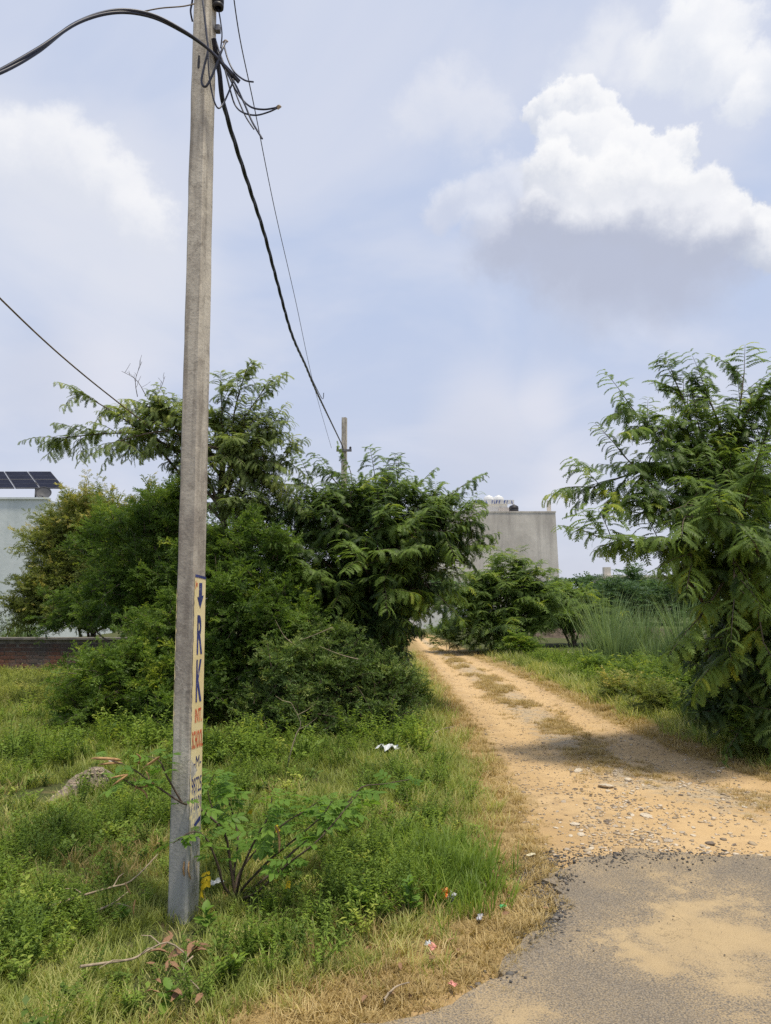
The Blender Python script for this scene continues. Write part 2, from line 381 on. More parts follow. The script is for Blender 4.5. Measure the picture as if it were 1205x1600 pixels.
def soil_mat():
    m, t = newmat('sandy_soil'); p = worldco(t)
    e = t.attr('bare'); cen = t.attr('cen')
    nb = t.noise(p, 1.4, 5, .6); nm = t.noise(p, 7, 5, .65); nf = t.noise(p, 60, 4, .65); nvf = t.noise(p, 260, 2, .6)
    sand = t.mix(t.mr(nb, .32, .68), (.42, .285, .14), (.51, .365, .20))
    sand = t.mix(t.mr(nm, .42, .70, 0, .75), sand, (.34, .235, .13))
    sand = t.mix(t.mr(nf, .55, .8, 0, .55), sand, (.54, .43, .28))
    sand = t.mix(t.mr(nvf, .55, .72, 0, .6), sand, (.22, .16, .095))
    # strip between the ruts: compacted stones and dead grass
    cs = t.math('ABSOLUTE', t.math('SUBTRACT', t.math('ADD', cen, t.math('MULTIPLY', t.math('SUBTRACT', nm, .5), .5)), .52))
    strip = t.math('MULTIPLY', t.mr(cs, .05, .24, 1, 0), t.mr(nm, .36, .58))
    sand = t.mix(t.math('MULTIPLY', strip, .75), sand, t.mix(t.mr(nf, .4, .6), (.26, .215, .15), (.44, .375, .28)))
    rutc = t.math('MINIMUM', t.math('ABSOLUTE', t.math('SUBTRACT', cen, .24)), t.math('ABSOLUTE', t.math('SUBTRACT', cen, .78)))
    sand = t.mix(t.math('MULTIPLY', t.mr(t.math('ADD', rutc, t.math('MULTIPLY', t.math('SUBTRACT', nm, .5), .12)), .04, .15, 1, 0), .5), sand, (.54, .375, .195))
    straw = t.mix(t.mr(nf, .35, .65), (.20, .14, .06), (.36, .26, .12))
    green = t.mix(t.mr(nf, .35, .65), (.035, .045, .016), (.085, .095, .035))
    green = t.mix(t.mr(nm, .52, .72, 0, .7), green, (.17, .125, .065))
    ew = t.math('ADD', e, t.math('ADD', t.math('MULTIPLY', t.math('SUBTRACT', nm, .5), .55), t.math('MULTIPLY', t.math('SUBTRACT', nb, .5), .5)))
    c = t.mix(t.mr(ew, -.12, .12), sand, straw)
    c = t.mix(t.mr(ew, .28, .65), c, green)
    far = t.mr(t.vmath('LENGTH', p, out=1), 25, 60)
    c = t.mix(t.math('MULTIPLY', far, t.mr(ew, .3, .8)), c, t.mix(nb, (.07, .10, .04), (.13, .13, .06)))
    hh = t.math('ADD', t.math('MULTIPLY', nf, .35), t.math('ADD', t.math('MULTIPLY', nm, .6), t.math('MULTIPLY', nvf, .15)))
    principled(t, c, .95, t.bump(hh, .7, .03), spec=.12); return m
M_soil = soil_mat()
def sub_mesh(name, mask):
    Q = Qg[mask]; u, inv = np.unique(Q, return_inverse=True)
    me = mesh_np(name, Vg[u], inv.reshape(-1, 4), M_soil, True)
    for nme, arr in (('bare', bare_v), ('cen', cen_v)):
        a = me.attributes.new(nme, 'FLOAT', 'POINT'); a.data.foreach_set('value', np.ascontiguousarray(arr[u], np.float32))
    return obj(name, me)
tag(sub_mesh('ground', ~istrack), kind='structure')
tag(sub_mesh('dirt_track', istrack), kind='structure')

# ------------------------------------------------------------------ asphalt road
def asphalt_mat():
    m, t = newmat('worn_asphalt'); p = worldco(t)
    nb = t.noise(p, .9, 5, .6, dist=.4); nm = t.noise(p, 5, 5, .65); nf = t.noise(p, 110, 4, .7); v = t.voro(p, 120)
    c = t.mix(t.mr(v, .15, .6), (.23, .205, .175), (.11, .10, .09))
    c = t.mix(t.mr(nf, .55, .72, 0, .8), c, (.30, .27, .23))
    dust = t.math('ADD', t.math('MULTIPLY', t.mr(nb, .25, .75), .62), t.math('MULTIPLY', nm, .42))
    # wind-blown sand caught in the hollows of the surface
    for px, py, r, a in ((1000, 1500, .16, .17), (1160, 1440, .32, .10), (1070, 1455, .28, .06), (1190, 1420, .25, .06)):
        g = G(px, py); dd = t.vmath('DISTANCE', t.vmath('ADD', p, t.vmath('SCALE', t.vmath('SUBTRACT', t.noise(p, 5, 5, .7, out='Color'), (.5, .5, .5)), .6)), (g[0], g[1], .03), out=1)
        dust = t.math('ADD', dust, t.mr(dd, 0, r * 1.6, a, 0))
    edge = t.mr(t.attr('bare'), -.45, -.05, 0, .16)      # the broken rim is swept clean
    dust = t.math('SUBTRACT', dust, edge)
    fac = t.math('MULTIPLY', t.mr(dust, .22, .95, .25, .9), t.mr(t.math('ADD', nf, t.math('MULTIPLY', t.mr(dust, .6, .95), .35)), .36, .60))
    c = t.mix(fac, c, t.mix(nm, (.40, .29, .155), (.49, .37, .21)))
    crk = t.voro(t.vmath('ADD', p, t.vmath('SCALE', t.noise(p, 3, 5, .65, out='Color'), .5)), 1.1, feature='DISTANCE_TO_EDGE')
    c = t.mix(t.math('MULTIPLY', t.mr(crk, .0, .005, .4, 0), t.mr(nb, .48, .56)), c, (.05, .045, .04))
    h = t.math('SUBTRACT', nf, t.math('MULTIPLY', v, .6))
    principled(t, c, .9, t.bump(h, .8, .006), spec=.2); return m
M_asph = asphalt_mat()
rt = .022
me = bpy.data.meshes.new('asphalt_road'); bm = bmesh.new()
top = [bm.verts.new((x, y, rt + .004 * math.sin(x * 9 + y * 5))) for x, y in AP]
cen2 = AP.mean(0)
bot = [bm.verts.new((x + random.gauss(0, .006) - .012 * (1 if x < 2 else 0), y + .015, -.035)) for x, y in AP]
bmesh.ops.triangle_fill(bm, edges=[bm.edges.new((top[i], top[(i + 1) % len(top)])) for i in range(len(top))], use_beauty=True)
for i in range(len(top)):
    j = (i + 1) % len(top)
    try: bm.faces.new((top[i], bot[i], bot[j], top[j]))
    except ValueError: pass
bmesh.ops.recalc_face_normals(bm, faces=bm.faces)
bm.to_mesh(me); bm.free(); me.materials.append(M_asph)
cov = np.array([v.co[:] for v in me.vertices])
a = me.attributes.new('bare', 'FLOAT', 'POINT'); a.data.foreach_set('value', np.zeros(len(cov), np.float32) - 1.0)
tag(obj('asphalt_road', me), kind='structure')

# ------------------------------------------------------------------ far buildings
def plaster(name, c1, c2, stain, sc=.5, stain_amt=.6):
    m, t = newmat(name); co = objco(t); n = t.noise(co, sc, 6, .62); n2 = t.noise(co, sc * 9, 5, .6)
    mp = t.add('ShaderNodeMapping'); mp.inputs['Scale'].default_value = (1.6, 1.6, .12); t.put(mp.inputs[0], co); n3 = t.noise(mp.outputs[0], 1.2, 6, .65)
    c = t.mix(t.mr(n, .3, .7), c1, c2); c = t.mix(t.math('MULTIPLY', t.mr(n3, .45, .72), stain_amt), c, stain)
    c = t.mix(t.mr(n2, .55, .8, 0, .4), c, stain)
    principled(t, c, .9, t.bump(n2, .3, .03), spec=.15); return m
M_grey = plaster('raw_cement_plaster', (.50, .46, .41), (.70, .65, .58), (.34, .31, .285), .35, .6)
M_pale = plaster('pale_green_plaster', (.56, .61, .60), (.66, .70, .69), (.44, .49, .49), .35, .5)
M_white = plaster('white_wash', (.55, .55, .54), (.68, .68, .66), (.40, .39, .37), .5, .4)
M_tank = simple('white_tank_plastic', (.60, .61, .62), .5, .1, 4)
M_blacktank = simple('black_tank_plastic', (.03, .03, .035), .5, .2, 4)
M_blue = simple('blue_sign_paint', (.05, .09, .30), .6, .2, 4)
M_cell = simple('solar_cell', (.010, .013, .028), .8, .2, 3, spec=.12)
M_alu = simple('aluminium_rail', (.45, .46, .48), .45, .15, 10, metallic=.5)
M_dish = simple('dish_paint', (.06, .062, .07), .6, .2, 5)

# grey cement building behind the bushes
YB = 58.0
bl = P(655, 800, YB); br = P(868, 801, YB)
bw = br[0] - bl[0]; bh = br[2]
gb = empty('cement_building', (bl[0] + bw / 2, YB + 5, 0), 'tall grey unpainted cement building with blank side wall and rooftop tanks', 'building')
V = [(-bw / 2, -5, -.5), (bw / 2 + .28, -5, -.5), (bw / 2 + .28, 6, -.5), (-bw / 2, 6, -.5), (-bw / 2, -5, bh), (bw / 2, -5, bh), (bw / 2, 6, bh), (-bw / 2, 6, bh)]
pyobj('wall', V, [(3, 2, 1, 0), (4, 5, 6, 7), (0, 1, 5, 4), (1, 2, 6, 5), (2, 3, 7, 6), (3, 0, 4, 7)], M_grey, gb)
box('parapet', (0, -4.85, bh + .06), (bw + .08, .36, .12), M_grey, gb)
def bpx(px, py, Yd): return P(px, py, Yd) - np.array(gb.location)
a = bpx(740, 802, YB + 1.5); b = bpx(793, 787, YB + 1.5)
rr = box('roof_room', ((a[0] + b[0]) / 2, a[1] + 1.5, (bh + b[2]) / 2), (b[0] - a[0], 3, b[2] - bh), M_white, gb)
box('window', (b[0] - .28, a[1] - .02, bh + .35), (.9, .08, .5), M_grey, rr)
a = bpx(738, 787, YB + 1.4); b = bpx(803, 783, YB + 1.4)
sb = box('sign_board', ((a[0] + b[0]) / 2, a[1] - .05, (a[2] + b[2]) / 2 + .02), (b[0] - a[0], .12, .34), M_white, gb)
xs = a[0] + .1
while xs < b[0] - .1:          # unreadable row of blue capitals
    wd = random.uniform(.10, .19)
    if random.random() < .85:
        k = random.random(); hh = .24
        box('letter', (xs, a[1] - .12, (a[2] + b[2]) / 2 + .02), (wd * .35, .02, hh), M_blue, sb)
        box('letter', (xs + wd * .35, a[1] - .122, (a[2] + b[2]) / 2 + (.12 if k < .5 else -.07)), (wd * .6, .02, .06), M_blue, sb)
    xs += wd + .05
def lathe(name, prof, mat, parent, loc, n=20):
    V = []; Fc = []
    for r, z in prof:
        for i in range(n): V.append((r * math.cos(2 * math.pi * i / n), r * math.sin(2 * math.pi * i / n), z))
    for k in range(len(prof) - 1):
        for i in range(n): Fc.append((k * n + i, k * n + (i + 1) % n, (k + 1) * n + (i + 1) % n, (k + 1) * n + i))
    Fc.append(tuple(range((len(prof) - 1) * n, len(prof) * n)))
    return pyobj(name, V, Fc, mat, parent, loc, smooth=True)
tank = [(.43, 0), (.45, .05), (.44, .25), (.46, .28), (.44, .31), (.44, .52), (.46, .55), (.44, .58), (.43, .72), (.30, .84), (.14, .90), (.13, .95), (.02, .96)]
for i, px in enumerate((764, 779)):
    c = bpx(px, 784, YB + 2.6)
    o = lathe('water_tank', tank, M_tank, None, np.array(gb.location) + np.array([c[0], c[1], b[2] - .30]))
    tag(o, ('smaller white ribbed water tank further along the blue lettered roof sign', 'white ribbed water tank above the blue lettered roof sign next to the black tank')[i], 'water tank', 'white tanks on the cement building')
c = bpx(803, 797, YB + .5)
tag(lathe('water_tank', [(r_ * .85, z_ * .75) for r_, z_ in tank], M_blacktank, None, np.array(gb.location) + np.array([c[0], c[1], bh + .0])), 'small dark round water tank at the edge of the cement roof', 'water tank')
a = bpx(858, 800, YB + .6)
box('roof_post', (a[0], a[1], bh + .5), (.28, .28, 1.1), M_grey, gb)

# far low building on the right
YF = 85
a = P(945, 900, YF); b = P(1075, 900, YF)
fb = empty('low_building', ((a[0] + b[0]) / 2, YF + 3, 0), 'distant low flat-roofed building with a corner post, behind the far trees', 'building')
hh = a[2]; ww = b[0] - a[0]
box('wall', (0, 0, hh / 2 - .3), (ww, 6, hh + .6 - .3), M_grey, fb); box('roof', (0, 0, hh - .05), (ww + .5, 6.5, .25), M_grey, fb)
box('corner_post', (-ww / 2 + .4, -2.5, hh + .55), (.75, .75, .95), M_grey, fb)
for i in range(4): box('window', (-ww / 2 + 1.5 + i * 2.2, -3.02, hh * .55), (1.0, .1, 1.1), M_blacktank, fb)

# pale compound wall at the end of the track
a = P(560, 948, 44); b = P(690, 948, 44)
cw = empty('compound_wall', ((a[0] + b[0]) / 2, 44, 0), 'pale grey compound wall glimpsed where the track bends away', 'wall')
box('wall', (0, 0, a[2] / 2 - .2), (b[0] - a[0] + 3, .25, a[2] + .4), M_white, cw); box('coping', (0, 0, a[2] + .045), (b[0] - a[0] + 3.1, .36, .09), M_grey, cw)

# pale green house on the left with solar array
YL = 30.0
tr = P(75, 780, YL)
ph = empty('pale_house', (tr[0] - 8, YL + 4, 0), 'pale green plastered house with flat roof under a solar array', 'house')
box('wall', (0, 0, tr[2] / 2 - .3), (16, 8, tr[2] + .6 - .02), M_pale, ph); box('parapet', (0, -3.93, tr[2] + .03), (16.06, .3, .08), M_pale, ph)
A0 = P(102, 764, YL + .6); B0 = P(80, 738, YL + 2.6)
dirv = np.array([-1, 0, 0.0]); up = B0 - A0
sa = empty('solar_array', (A0[0], A0[1], tr[2]), 'tilted dark solar panel array on posts above the pale house', 'solar panel')
base = np.array(sa.location)
nrmv = np.cross(up, dirv); nrmv = nrmv / np.linalg.norm(nrmv); nrmv = nrmv if nrmv[2] > 0 else -nrmv
def slab(name, p, u, v, th, mat, parent):
    n = nrmv * th; V = [p, p + u, p + u + v, p + v]; V = [q for q in V] + [q + n for q in V]
    return pyobj(name, [q - base for q in V], [(0, 1, 2, 3), (7, 6, 5, 4), (0, 4, 5, 1), (1, 5, 6, 2), (2, 6, 7, 3), (3, 7, 4, 0)], mat, parent)
for i in range(6):
    for j in range(2):
        p = A0 + dirv * (i * 1.05) + up * (.5 * j)
        pn = slab('panel', p + dirv * .02 + up * .008, dirv * 1.01, up * .484, .04, M_cell, sa)
        for k in range(2): slab('frame', p + dirv * (.02 + k * .995) + up * .008 + nrmv * .002, dirv * .015, up * .484, .045, M_metal, pn)
        for k in range(2): slab('frame', p + dirv * .02 + up * (.008 + k * .474) + nrmv * .003, dirv * 1.01, up * .007, .046, M_metal, pn)
        for k in range(2, 3): slab('cell_line', p + dirv * .05 + up * (.008 + k * .121) + nrmv * .036, dirv * .95, up * .0025, .006, M_metal, pn)
for i in range(3):
    for f in (.12, .88):
        q = A0 + dirv * (.7 + i * 2.3) + up * f
        box('leg', np.array([q[0], q[1], (q[2] + tr[2]) / 2]) - base, (.07, .07, q[2] - tr[2]), M_metal, sa)
dq = P(68, 772, YL + .5)
ds = empty('satellite_dish', (dq[0], dq[1], tr[2]), 'dark round satellite dish on the pale house roof under the panels', 'satellite dish')
o = lathe('dish', [(.0, 0), (.12, .015), (.24, .055), (.31, .10), (.32, .10), (.25, .075), (.12, .035), (.001, .02)], M_dish, ds, (0, 0, dq[2] - tr[2]), 24); o.rotation_euler = (R(60), 0, R(20))
box('mast', (0.02, .06, (dq[2] - tr[2]) / 2), (.05, .05, dq[2] - tr[2] + .02), M_metal, ds)
box('feed_arm', (.05, -.22, dq[2] - tr[2] - .12), (.03, .42, .03), M_metal, ds)

# ------------------------------------------------------------------ brick wall on the left
YW = 15.6
wz = P(60, 997, YW)[2]
x0w, x1w = -9.6, P(330, 1000, YW)[0]
def brick_mat():
    m, t = newmat('old_brick'); r = t.add('ShaderNodeObjectInfo').outputs['Random']; p = worldco(t)
    n = t.noise(p, 2.2, 5, .65); n2 = t.noise(p, 25, 4, .6); sp = t.add('ShaderNodeSeparateXYZ'); t.put(sp.inputs[0], p)
    c = t.mix(r, (.14, .062, .042), (.22, .105, .065)); c = t.mix(t.mr(n, .40, .62, 0, .75), c, (.13, .12, .11))
    soot = t.mr(t.math('ADD', sp.outputs[2], t.math('MULTIPLY', n, .7)), .60, 1.05)   # black algae streaks below the coping
    c = t.mix(t.math('MULTIPLY', soot, .8), c, (.045, .04, .038)); c = t.mix(t.mr(n2, .55, .75, 0, .5), c, (.28, .22, .17))
    principled(t, c, .92, t.bump(n2, .5, .01), spec=.15); return m
M_brick = brick_mat()
M_mortar = simple('old_mortar', (.13, .12, .105), .95, .35, 8, bump=.3)
bwall = empty('brick_wall', ((x0w + x1w) / 2, YW, 0), 'low weathered brick boundary wall with cement coping beside the bushes', 'wall')
box('mortar', (0, .12, wz / 2 - .15), (x1w - x0w, .2, wz + .3 - .06), M_mortar, bwall)
cop = box('coping', (0, .10, wz - .015), (x1w - x0w + .04, .30, .05), M_mortar, bwall, bevel=.008)
bmes = box('brick', (0, 0, 0), (.222, .07, .068), M_brick, bwall, bevel=.006); bmesh_data = bmes.data; bpy.data.objects.remove(bmes)
zc = .035; row = 0
while zc + .035 < wz - .05:
    xx = x0w + (.115 if row % 2 else 0.0) + .12
    while xx < x1w - .12:
        o = obj('brick', bmesh_data, bwall, (xx - (x0w + x1w) / 2 + random.gauss(0, .003), .045 + random.gauss(0, .004), zc)); o.rotation_euler = (0, random.gauss(0, .012), random.gauss(0, .015)); xx += .235
    zc += .082; row += 1
# earth bank behind the wall
def mound(name, c, rx, ry, h, mat, n=28, noise=.25, rot=0):
    V = []; Fc = []; rings = 9
    for k in range(rings):
        f = k / (rings - 1)
        for i in range(n):
            a = 2 * math.pi * i / n; rr = f * (1 + noise * .5 * math.sin(a * 3 + 1) + noise * .3 * math.sin(a * 7 + 2)); z = h * (math.cos(f * math.pi) * .5 + .5) * (1 + noise * f * math.sin(a * 4 + k * 1.3)) - .03 * f
            x = rr * rx * math.cos(a); y = rr * ry * math.sin(a)
            V.append((x * math.cos(rot) - y * math.sin(rot), x * math.sin(rot) + y * math.cos(rot), z + random.gauss(0, h * .04)))
    for k in range(rings - 1):
        for i in range(n): Fc.append((k * n + i, k * n + (i + 1) % n, (k + 1) * n + (i + 1) % n, (k + 1) * n + i))
    return pyobj(name, V, Fc, mat, None, c, smooth=True)
M_earth = simple('dark_earth', (.085, .065, .048), .95, .4, 6, bump=.5)
M_grit = simple('gritty_soil', (.20, .165, .13), .95, .4, 25, bump=.6)
tag(mound('earth_bank', (-8.5, 19.5, 0), 6, 1.6, .55, M_earth), kind='structure')
a = G(930, 1000)
tag(mound('field_bank', (10.0, 33, 0), 6, .8, .55, M_earth), kind='structure')

# ------------------------------------------------------------------ utility poles
def pole_mesh(name, a, b, h, ang, taper, lean, mat, parent, loc):
    """rectangular tapered shaft with chamfered arrises; a = width of face 1, b = width of face 2"""
    V = []; Fc = []; ch = .009; N = 48
    for k in range(N):
        f = k / (N - 1); z = -.35 + (h + .35) * f; tp = 1 - taper * max(z, 0) / h
        ax, by = a / 2 * tp, b / 2 * tp
        ring = [(-ax + ch, -by), (ax - ch, -by), (ax, -by + ch), (ax, by - ch), (ax - ch, by), (-ax + ch, by), (-ax, by - ch), (-ax, -by + ch)]
        for x, y in ring:
            x += random.gauss(0, .0009); y += random.gauss(0, .0009)
            V.append((x * math.cos(ang) - y * math.sin(ang) + lean[0] * z / h, x * math.sin(ang) + y * math.cos(ang) + lean[1] * z / h, z))
    for k in range(N - 1):
        for i in range(8): Fc.append((k * 8 + i, k * 8 + (i + 1) % 8, (k + 1) * 8 + (i + 1) % 8, (k + 1) * 8 + i))
    Fc.append(tuple(range((N - 1) * 8, N * 8))); return pyobj(name, V, Fc, mat, parent, loc)
PA, PB, PH, PT = .108, .135, 6.0, .15
ARR = G(291, 1446)                                   # foot of the front arris
th = R(-14)                                          # face 2 (lettered) looks along this azimuth
n2 = np.array([math.cos(th), math.sin(th)]); n1 = np.array([math.sin(th), -math.cos(th)])   # lettered / grey face normals
PC = ARR[:2] - n2 * PA / 2 - n1 * PB / 2
LEAN = (-.045, .0)
up_ = empty('utility_pole', (PC[0], PC[1], 0), 'tall tapered concrete utility pole with cream school sign painted on one face', 'utility pole')
pole_mesh('shaft', PA, PB, PH, th, PT, LEAN, M_pole, up_, (0, 0, 0))
def on_face2(u, z, off=.0015):
    """u: -.5..+.5 across the lettered face (-.5 at the front arris)"""
    tp = 1 - PT * z / PH; c = np.array([LEAN[0] * z / PH, LEAN[1] * z / PH]); q = c + n2 * (PA / 2 * tp + off) - n1 * (u * PB * tp); return (q[0], q[1], z)
def on_face1(u, z, off=.0015):
    tp = 1 - PT * z / PH; c = np.array([LEAN[0] * z / PH, LEAN[1] * z / PH]); q = c + n1 * (PB / 2 * tp + off) + n2 * (u * PA * tp); return (q[0], q[1], z)
Yf = PC[1]
def zof(py): return P(302, py, Yf)[2]
ztop, zbot = zof(903), zof(1300)
V = []; Fc = []; N = 60
for k in range(N):
    z = zbot + (ztop - zbot) * k / (N - 1); lo = -.46 + random.uniform(-.035, .02); V += [on_face2(lo, z), on_face2(.46, z)]
for k in range(N - 1): Fc.append((2 * k, 2 * k + 1, 2 * k + 3, 2 * k + 2))
pan = pyobj('sign_panel', V, Fc, M_panel, up_); tag(pan, 'cream painted panel with blue and red hand lettering')
# flaked remains of paint below and a sliver round the other arris
for k in range(16):
    z = random.uniform(.18, zbot); u = random.uniform(-.3, .4); h_ = random.uniform(.03, .14); wv_ = random.uniform(.02, .06)
    pyobj('paint_flake', [on_face2(u, z), on_face2(u + wv_, z + .01), on_face2(u + wv_ * .7, z + h_), on_face2(u + .01, z + h_ * .8)], [(0, 1, 2, 3)], M_panel, up_)
V = []; Fc = []
for k in range(40):
    z = .95 + .72 * k / 39; V += [on_face1(-.46, z), on_face1(-.46 + abs(random.gauss(.02, .03)), z)]
for k in range(39): Fc.append((2 * k, 2 * k + 1, 2 * k + 3, 2 * k + 2))
pyobj('paint_edge', V, Fc, M_panel, up_)
def text_mesh(s, bold=.03):
    cu = bpy.data.curves.new('txt', 'FONT'); cu.body = s; cu.offset = bold; cu.resolution_u = 4
    o = bpy.data.objects.new('txt', cu); COL.objects.link(o); dg = bpy.context.evaluated_depsgraph_get(); dg.update()
    me = bpy.data.meshes.new_from_object(o.evaluated_get(dg)); bpy.data.objects.remove(o); bpy.data.curves.remove(cu)
    V = np.array([v.co[:] for v in me.vertices]); Fc = [tuple(p.vertices) for p in me.polygons]; bpy.data.meshes.remove(me)
    lo, hi = V.min(0), V.max(0); V = (V - lo) / np.maximum(hi - lo, 1e-6); return V, Fc
def paint_text(s, u0, u1, z0, z1, mat, slant=0, bold=.03):
    V, Fc = text_mesh(s, bold)
    pyobj('lettering', [on_face2(u0 + (u1 - u0) * v[0] + slant * v[1], z0 + (z1 - z0) * v[1], .0030) for v in V], Fc, mat, up_)
paint_text('R', -.20, .26, zof(1022), zof(961), M_navy)
paint_text('K', -.20, .28, zof(1096), zof(1030), M_navy)
paint_text('INT.', -.22, .34, zof(1128), zof(1106), M_red, bold=.015)
paint_text('SCHOOL', -.42, .44, zof(1168), zof(1140), M_red, bold=.015)
paint_text('-M-', -.22, .36, zof(1198), zof(1180), M_navy, bold=0)
paint_text('98725', -.36, .42, zof(1237), zof(1213), M_navy, bold=0)
paint_text('71101', -.36, .40, zof(1264), zof(1243), M_navy, bold=0)
paint_text('Jn', -.43, -.24, zof(920), zof(908), M_red, bold=.01)
pyobj('arrow', [on_face2(u, zof(y), .003) for u, y in ((-.11, 911), (.15, 911), (.15, 931), (.29, 930), (.02, 951), (-.25, 933), (-.11, 932))], [(0, 1, 2, 3, 4, 5, 6)], M_navy, up_)
pyobj('border_line', [on_face2(u, z, .003) for u, z in ((-.44, zof(898)), (.46, zof(901)), (.46, zof(905)), (-.44, zof(902)))], [(0, 1, 2, 3)], M_navy, up_)
pyobj('paint_mark', [on_face2(u, zof(y), .003) for u, y in ((-.15, 1286), (.40, 1276), (.40, 1284), (.0, 1290))], [(0, 1, 2, 3)], M_navy, up_)
# casting slots
def slot(u, zc, w_, h_):
    pyobj('slot', [on_face1(u + a * w_, zc + b * h_, .002) for a, b in ((-.5, -.5), (.3, -.6), (.5, -.2), (.45, .5), (-.3, .55), (-.45, .1))], [(0, 1, 2, 3, 4, 5)], M_blacktank, up_)
slot(.0, P(307, 108, Yf)[2], .16, .075); slot(-.05, P(276, 1432, Yf)[2], .08, .07)
box('slot_pin', on_face1(-.05, P(276, 1424, Yf)[2], .006), (.008, .02, .03), M_twig, up_)
# clamp band + insulator hardware near the top
zc = P(318, 0, Yf)[2]
def band(z, h_, ex):
    V = []
    for zz in (z - h_ / 2, z + h_ / 2):
        for su, sv in ((-1, -1), (1, -1), (1, 1), (-1, 1)):
            tp = 1 - PT * z / PH; q = np.array([LEAN[0] * z / PH, 0]) + n2 * su * (PA / 2 * tp + ex) + n1 * sv * (PB / 2 * tp + ex); V.append((q[0], q[1], zz))
    return pyobj('clamp_band', V, [(0, 1, 5, 4), (1, 2, 6, 5), (2, 3, 7, 6), (3, 0, 4, 7), (4, 5, 6, 7), (3, 2, 1, 0)], M_metal, up_)
band(zc + .02, .04, .006); band(zc + .42, .04, .006)
q = on_face2(.1, zc - .03, .03); lathe('insulator', [(.02, -.03), (.032, -.03), (.034, -.012), (.024, -.005), (.034, .004), (.034, .024), (.02, .03), (.005, .031)], M_blacktank, up_, q, 12)
q = on_face2(.25, P(340, 43, Yf)[2], .022); box('connector', q, (.03, .035, .04), M_metal, up_, bevel=.005)

# far pole
far = P(538, 705, 17.2)
fp = empty('utility_pole', (far[0], 17.2, 0), 'second concrete utility pole standing behind the feathery bush', 'utility pole')
FPH = P(538, 653, 17.2)[2]
pole_mesh('shaft', .13, .15, FPH, R(-10), .15, (0, 0), M_pole, fp, (0, 0, 0))
box('crossarm', (0.0, -.09, far[2]), (.36, .05, .05), M_metal, fp)
for sx in (-.15, .15): lathe('insulator', [(.025, 0), (.03, .02), (.02, .03), (.03, .05), (.01, .07)], M_blacktank, fp, (sx, -.09, far[2] + .025), 10)

# ------------------------------------------------------------------ cables
def twisted(name, ctrl, n, strands, R_, r_, pitch, label):
    p = smooth_path(ctrl, n); seg = np.linalg.norm(np.diff(p, axis=0), axis=1); s = np.concatenate([[0], np.cumsum(seg)])
    T = nrm(np.gradient(p, axis=0)); U = nrm(np.cross(T, np.array([.2, .1, 1.0]))); W_ = np.cross(T, U)
    root = empty(name, p[0], label, 'cable')
    for k in range(strands):
        a = 2 * np.pi * (s / pitch + k / strands); q = p + R_ * (np.cos(a)[:, None] * U + np.sin(a)[:, None] * W_)
        V, Q = tube_np(q - p[0], r_, 6); obj('strand', mesh_np('strand', V, Q, M_cable, True), root)
    return root
def cable(name, ctrl, n, r_, mat, label, cat='cable', group=None):
    p = smooth_path(ctrl, n); V, Q = tube_np(p - p[0], r_, 6); o = obj(name, mesh_np(name, V, Q, mat, True), None, p[0]); return tag(o, label, cat, group)
xk = PC[0] + .06
path = [PXX(334, 60, PC[0] + .03)]
for px, py in ((342, 110), (349, 160), (366, 220), (392, 300), (413, 365), (433, 440), (456, 522), (478, 572), (492, 606), (508, 640)):
    path.append(PXX(px, py, PC[0] + .035 + .0 * px))
path.append(P(533, 692, 16.6)); path.append(np.array([far[0] - .02, 17.1, far[2] + .03]))
path = [np.array(p) for p in path]
twisted('overhead_cable', path, 420, 3, .0075, .0085, .75, 'thick twisted dark cable sagging from the lettered pole to the further pole')
def yplane(lst): return [P(px, py, yy) for px, py, yy in lst]
Yp = Yf
twisted('overhead_cable', yplane([(-60, 135, 3.1), (0, 112, 3.2), (60, 78, 3.32), (120, 36, 3.45), (180, 18, 3.55), (235, 24, 3.65), (285, 48, 3.72), (325, 76, 3.80), (352, 104, 3.88), (374, 128, 3.95)]), 160, 2, .006, .0085, 1.4, 'thick dark cable arching out from the pole head away from the track')
Yq = Yp - .12
cable('cable_tail', yplane([(313, -30, Yp - .10), (318, 10, Yq), (323, 55, Yq), (325, 78, Yq), (319, 105, Yq), (315, 128, Yq), (322, 135, Yq), (333, 115, Yq), (347, 78, Yq), (353, 65, Yq + .05)]), 90, .0065, M_cable, 'dark cable loop hanging down the grey face of the lettered pole', 'cable')
cable('cable_tail', yplane([(325, 80, Yq + .02), (327, 118, Yq + .02), (333, 152, Yq + .03), (341, 169, Yq + .05), (350, 160, Yq + .08), (360, 138, Yq + .1), (365, 126, Yq + .1)]), 70, .005, M_cable, 'narrow dark cable loop swinging just off the lettered pole edge', 'cable')
cable('cable_tail', yplane([(350, 70, Yp), (356, 92, Yp - .02), (366, 112, Yp - .05), (382, 125, Yp - .08), (396, 128, Yp - .1)]), 40, .005, M_cable, 'short cut cable end curling out highest from the tangle', 'cable')
cable('cable_tail', yplane([(337, 75, Yp), (352, 105, Yp), (363, 130, Yp), (376, 152, Yp), (392, 167, Yp - .04), (412, 171, Yp - .08), (433, 168, Yp - .1)]), 50, .0055, M_cable, 'upper cut cable end of the pair bound together at its tip', 'cable')
cable('cable_tail', yplane([(352, 110, Yp + .03), (361, 145, Yp + .02), (368, 165, Yp), (380, 176, Yp - .04), (400, 180, Yp - .08), (420, 175, Yp - .1), (433, 169, Yp - .1)]), 50, .005, M_cable, 'lower cut cable end bowing under to join the bound tip', 'cable')
cable('cable_tail', yplane([(336, 60, Yp - .02), (350, 100, Yp - .03), (368, 132, Yp - .05), (382, 162, Yp - .06), (394, 190, Yp - .07), (410, 217, Yp - .08)]), 50, .0055, M_cable, 'longest straight cut cable end hanging lowest from the tangle', 'cable')
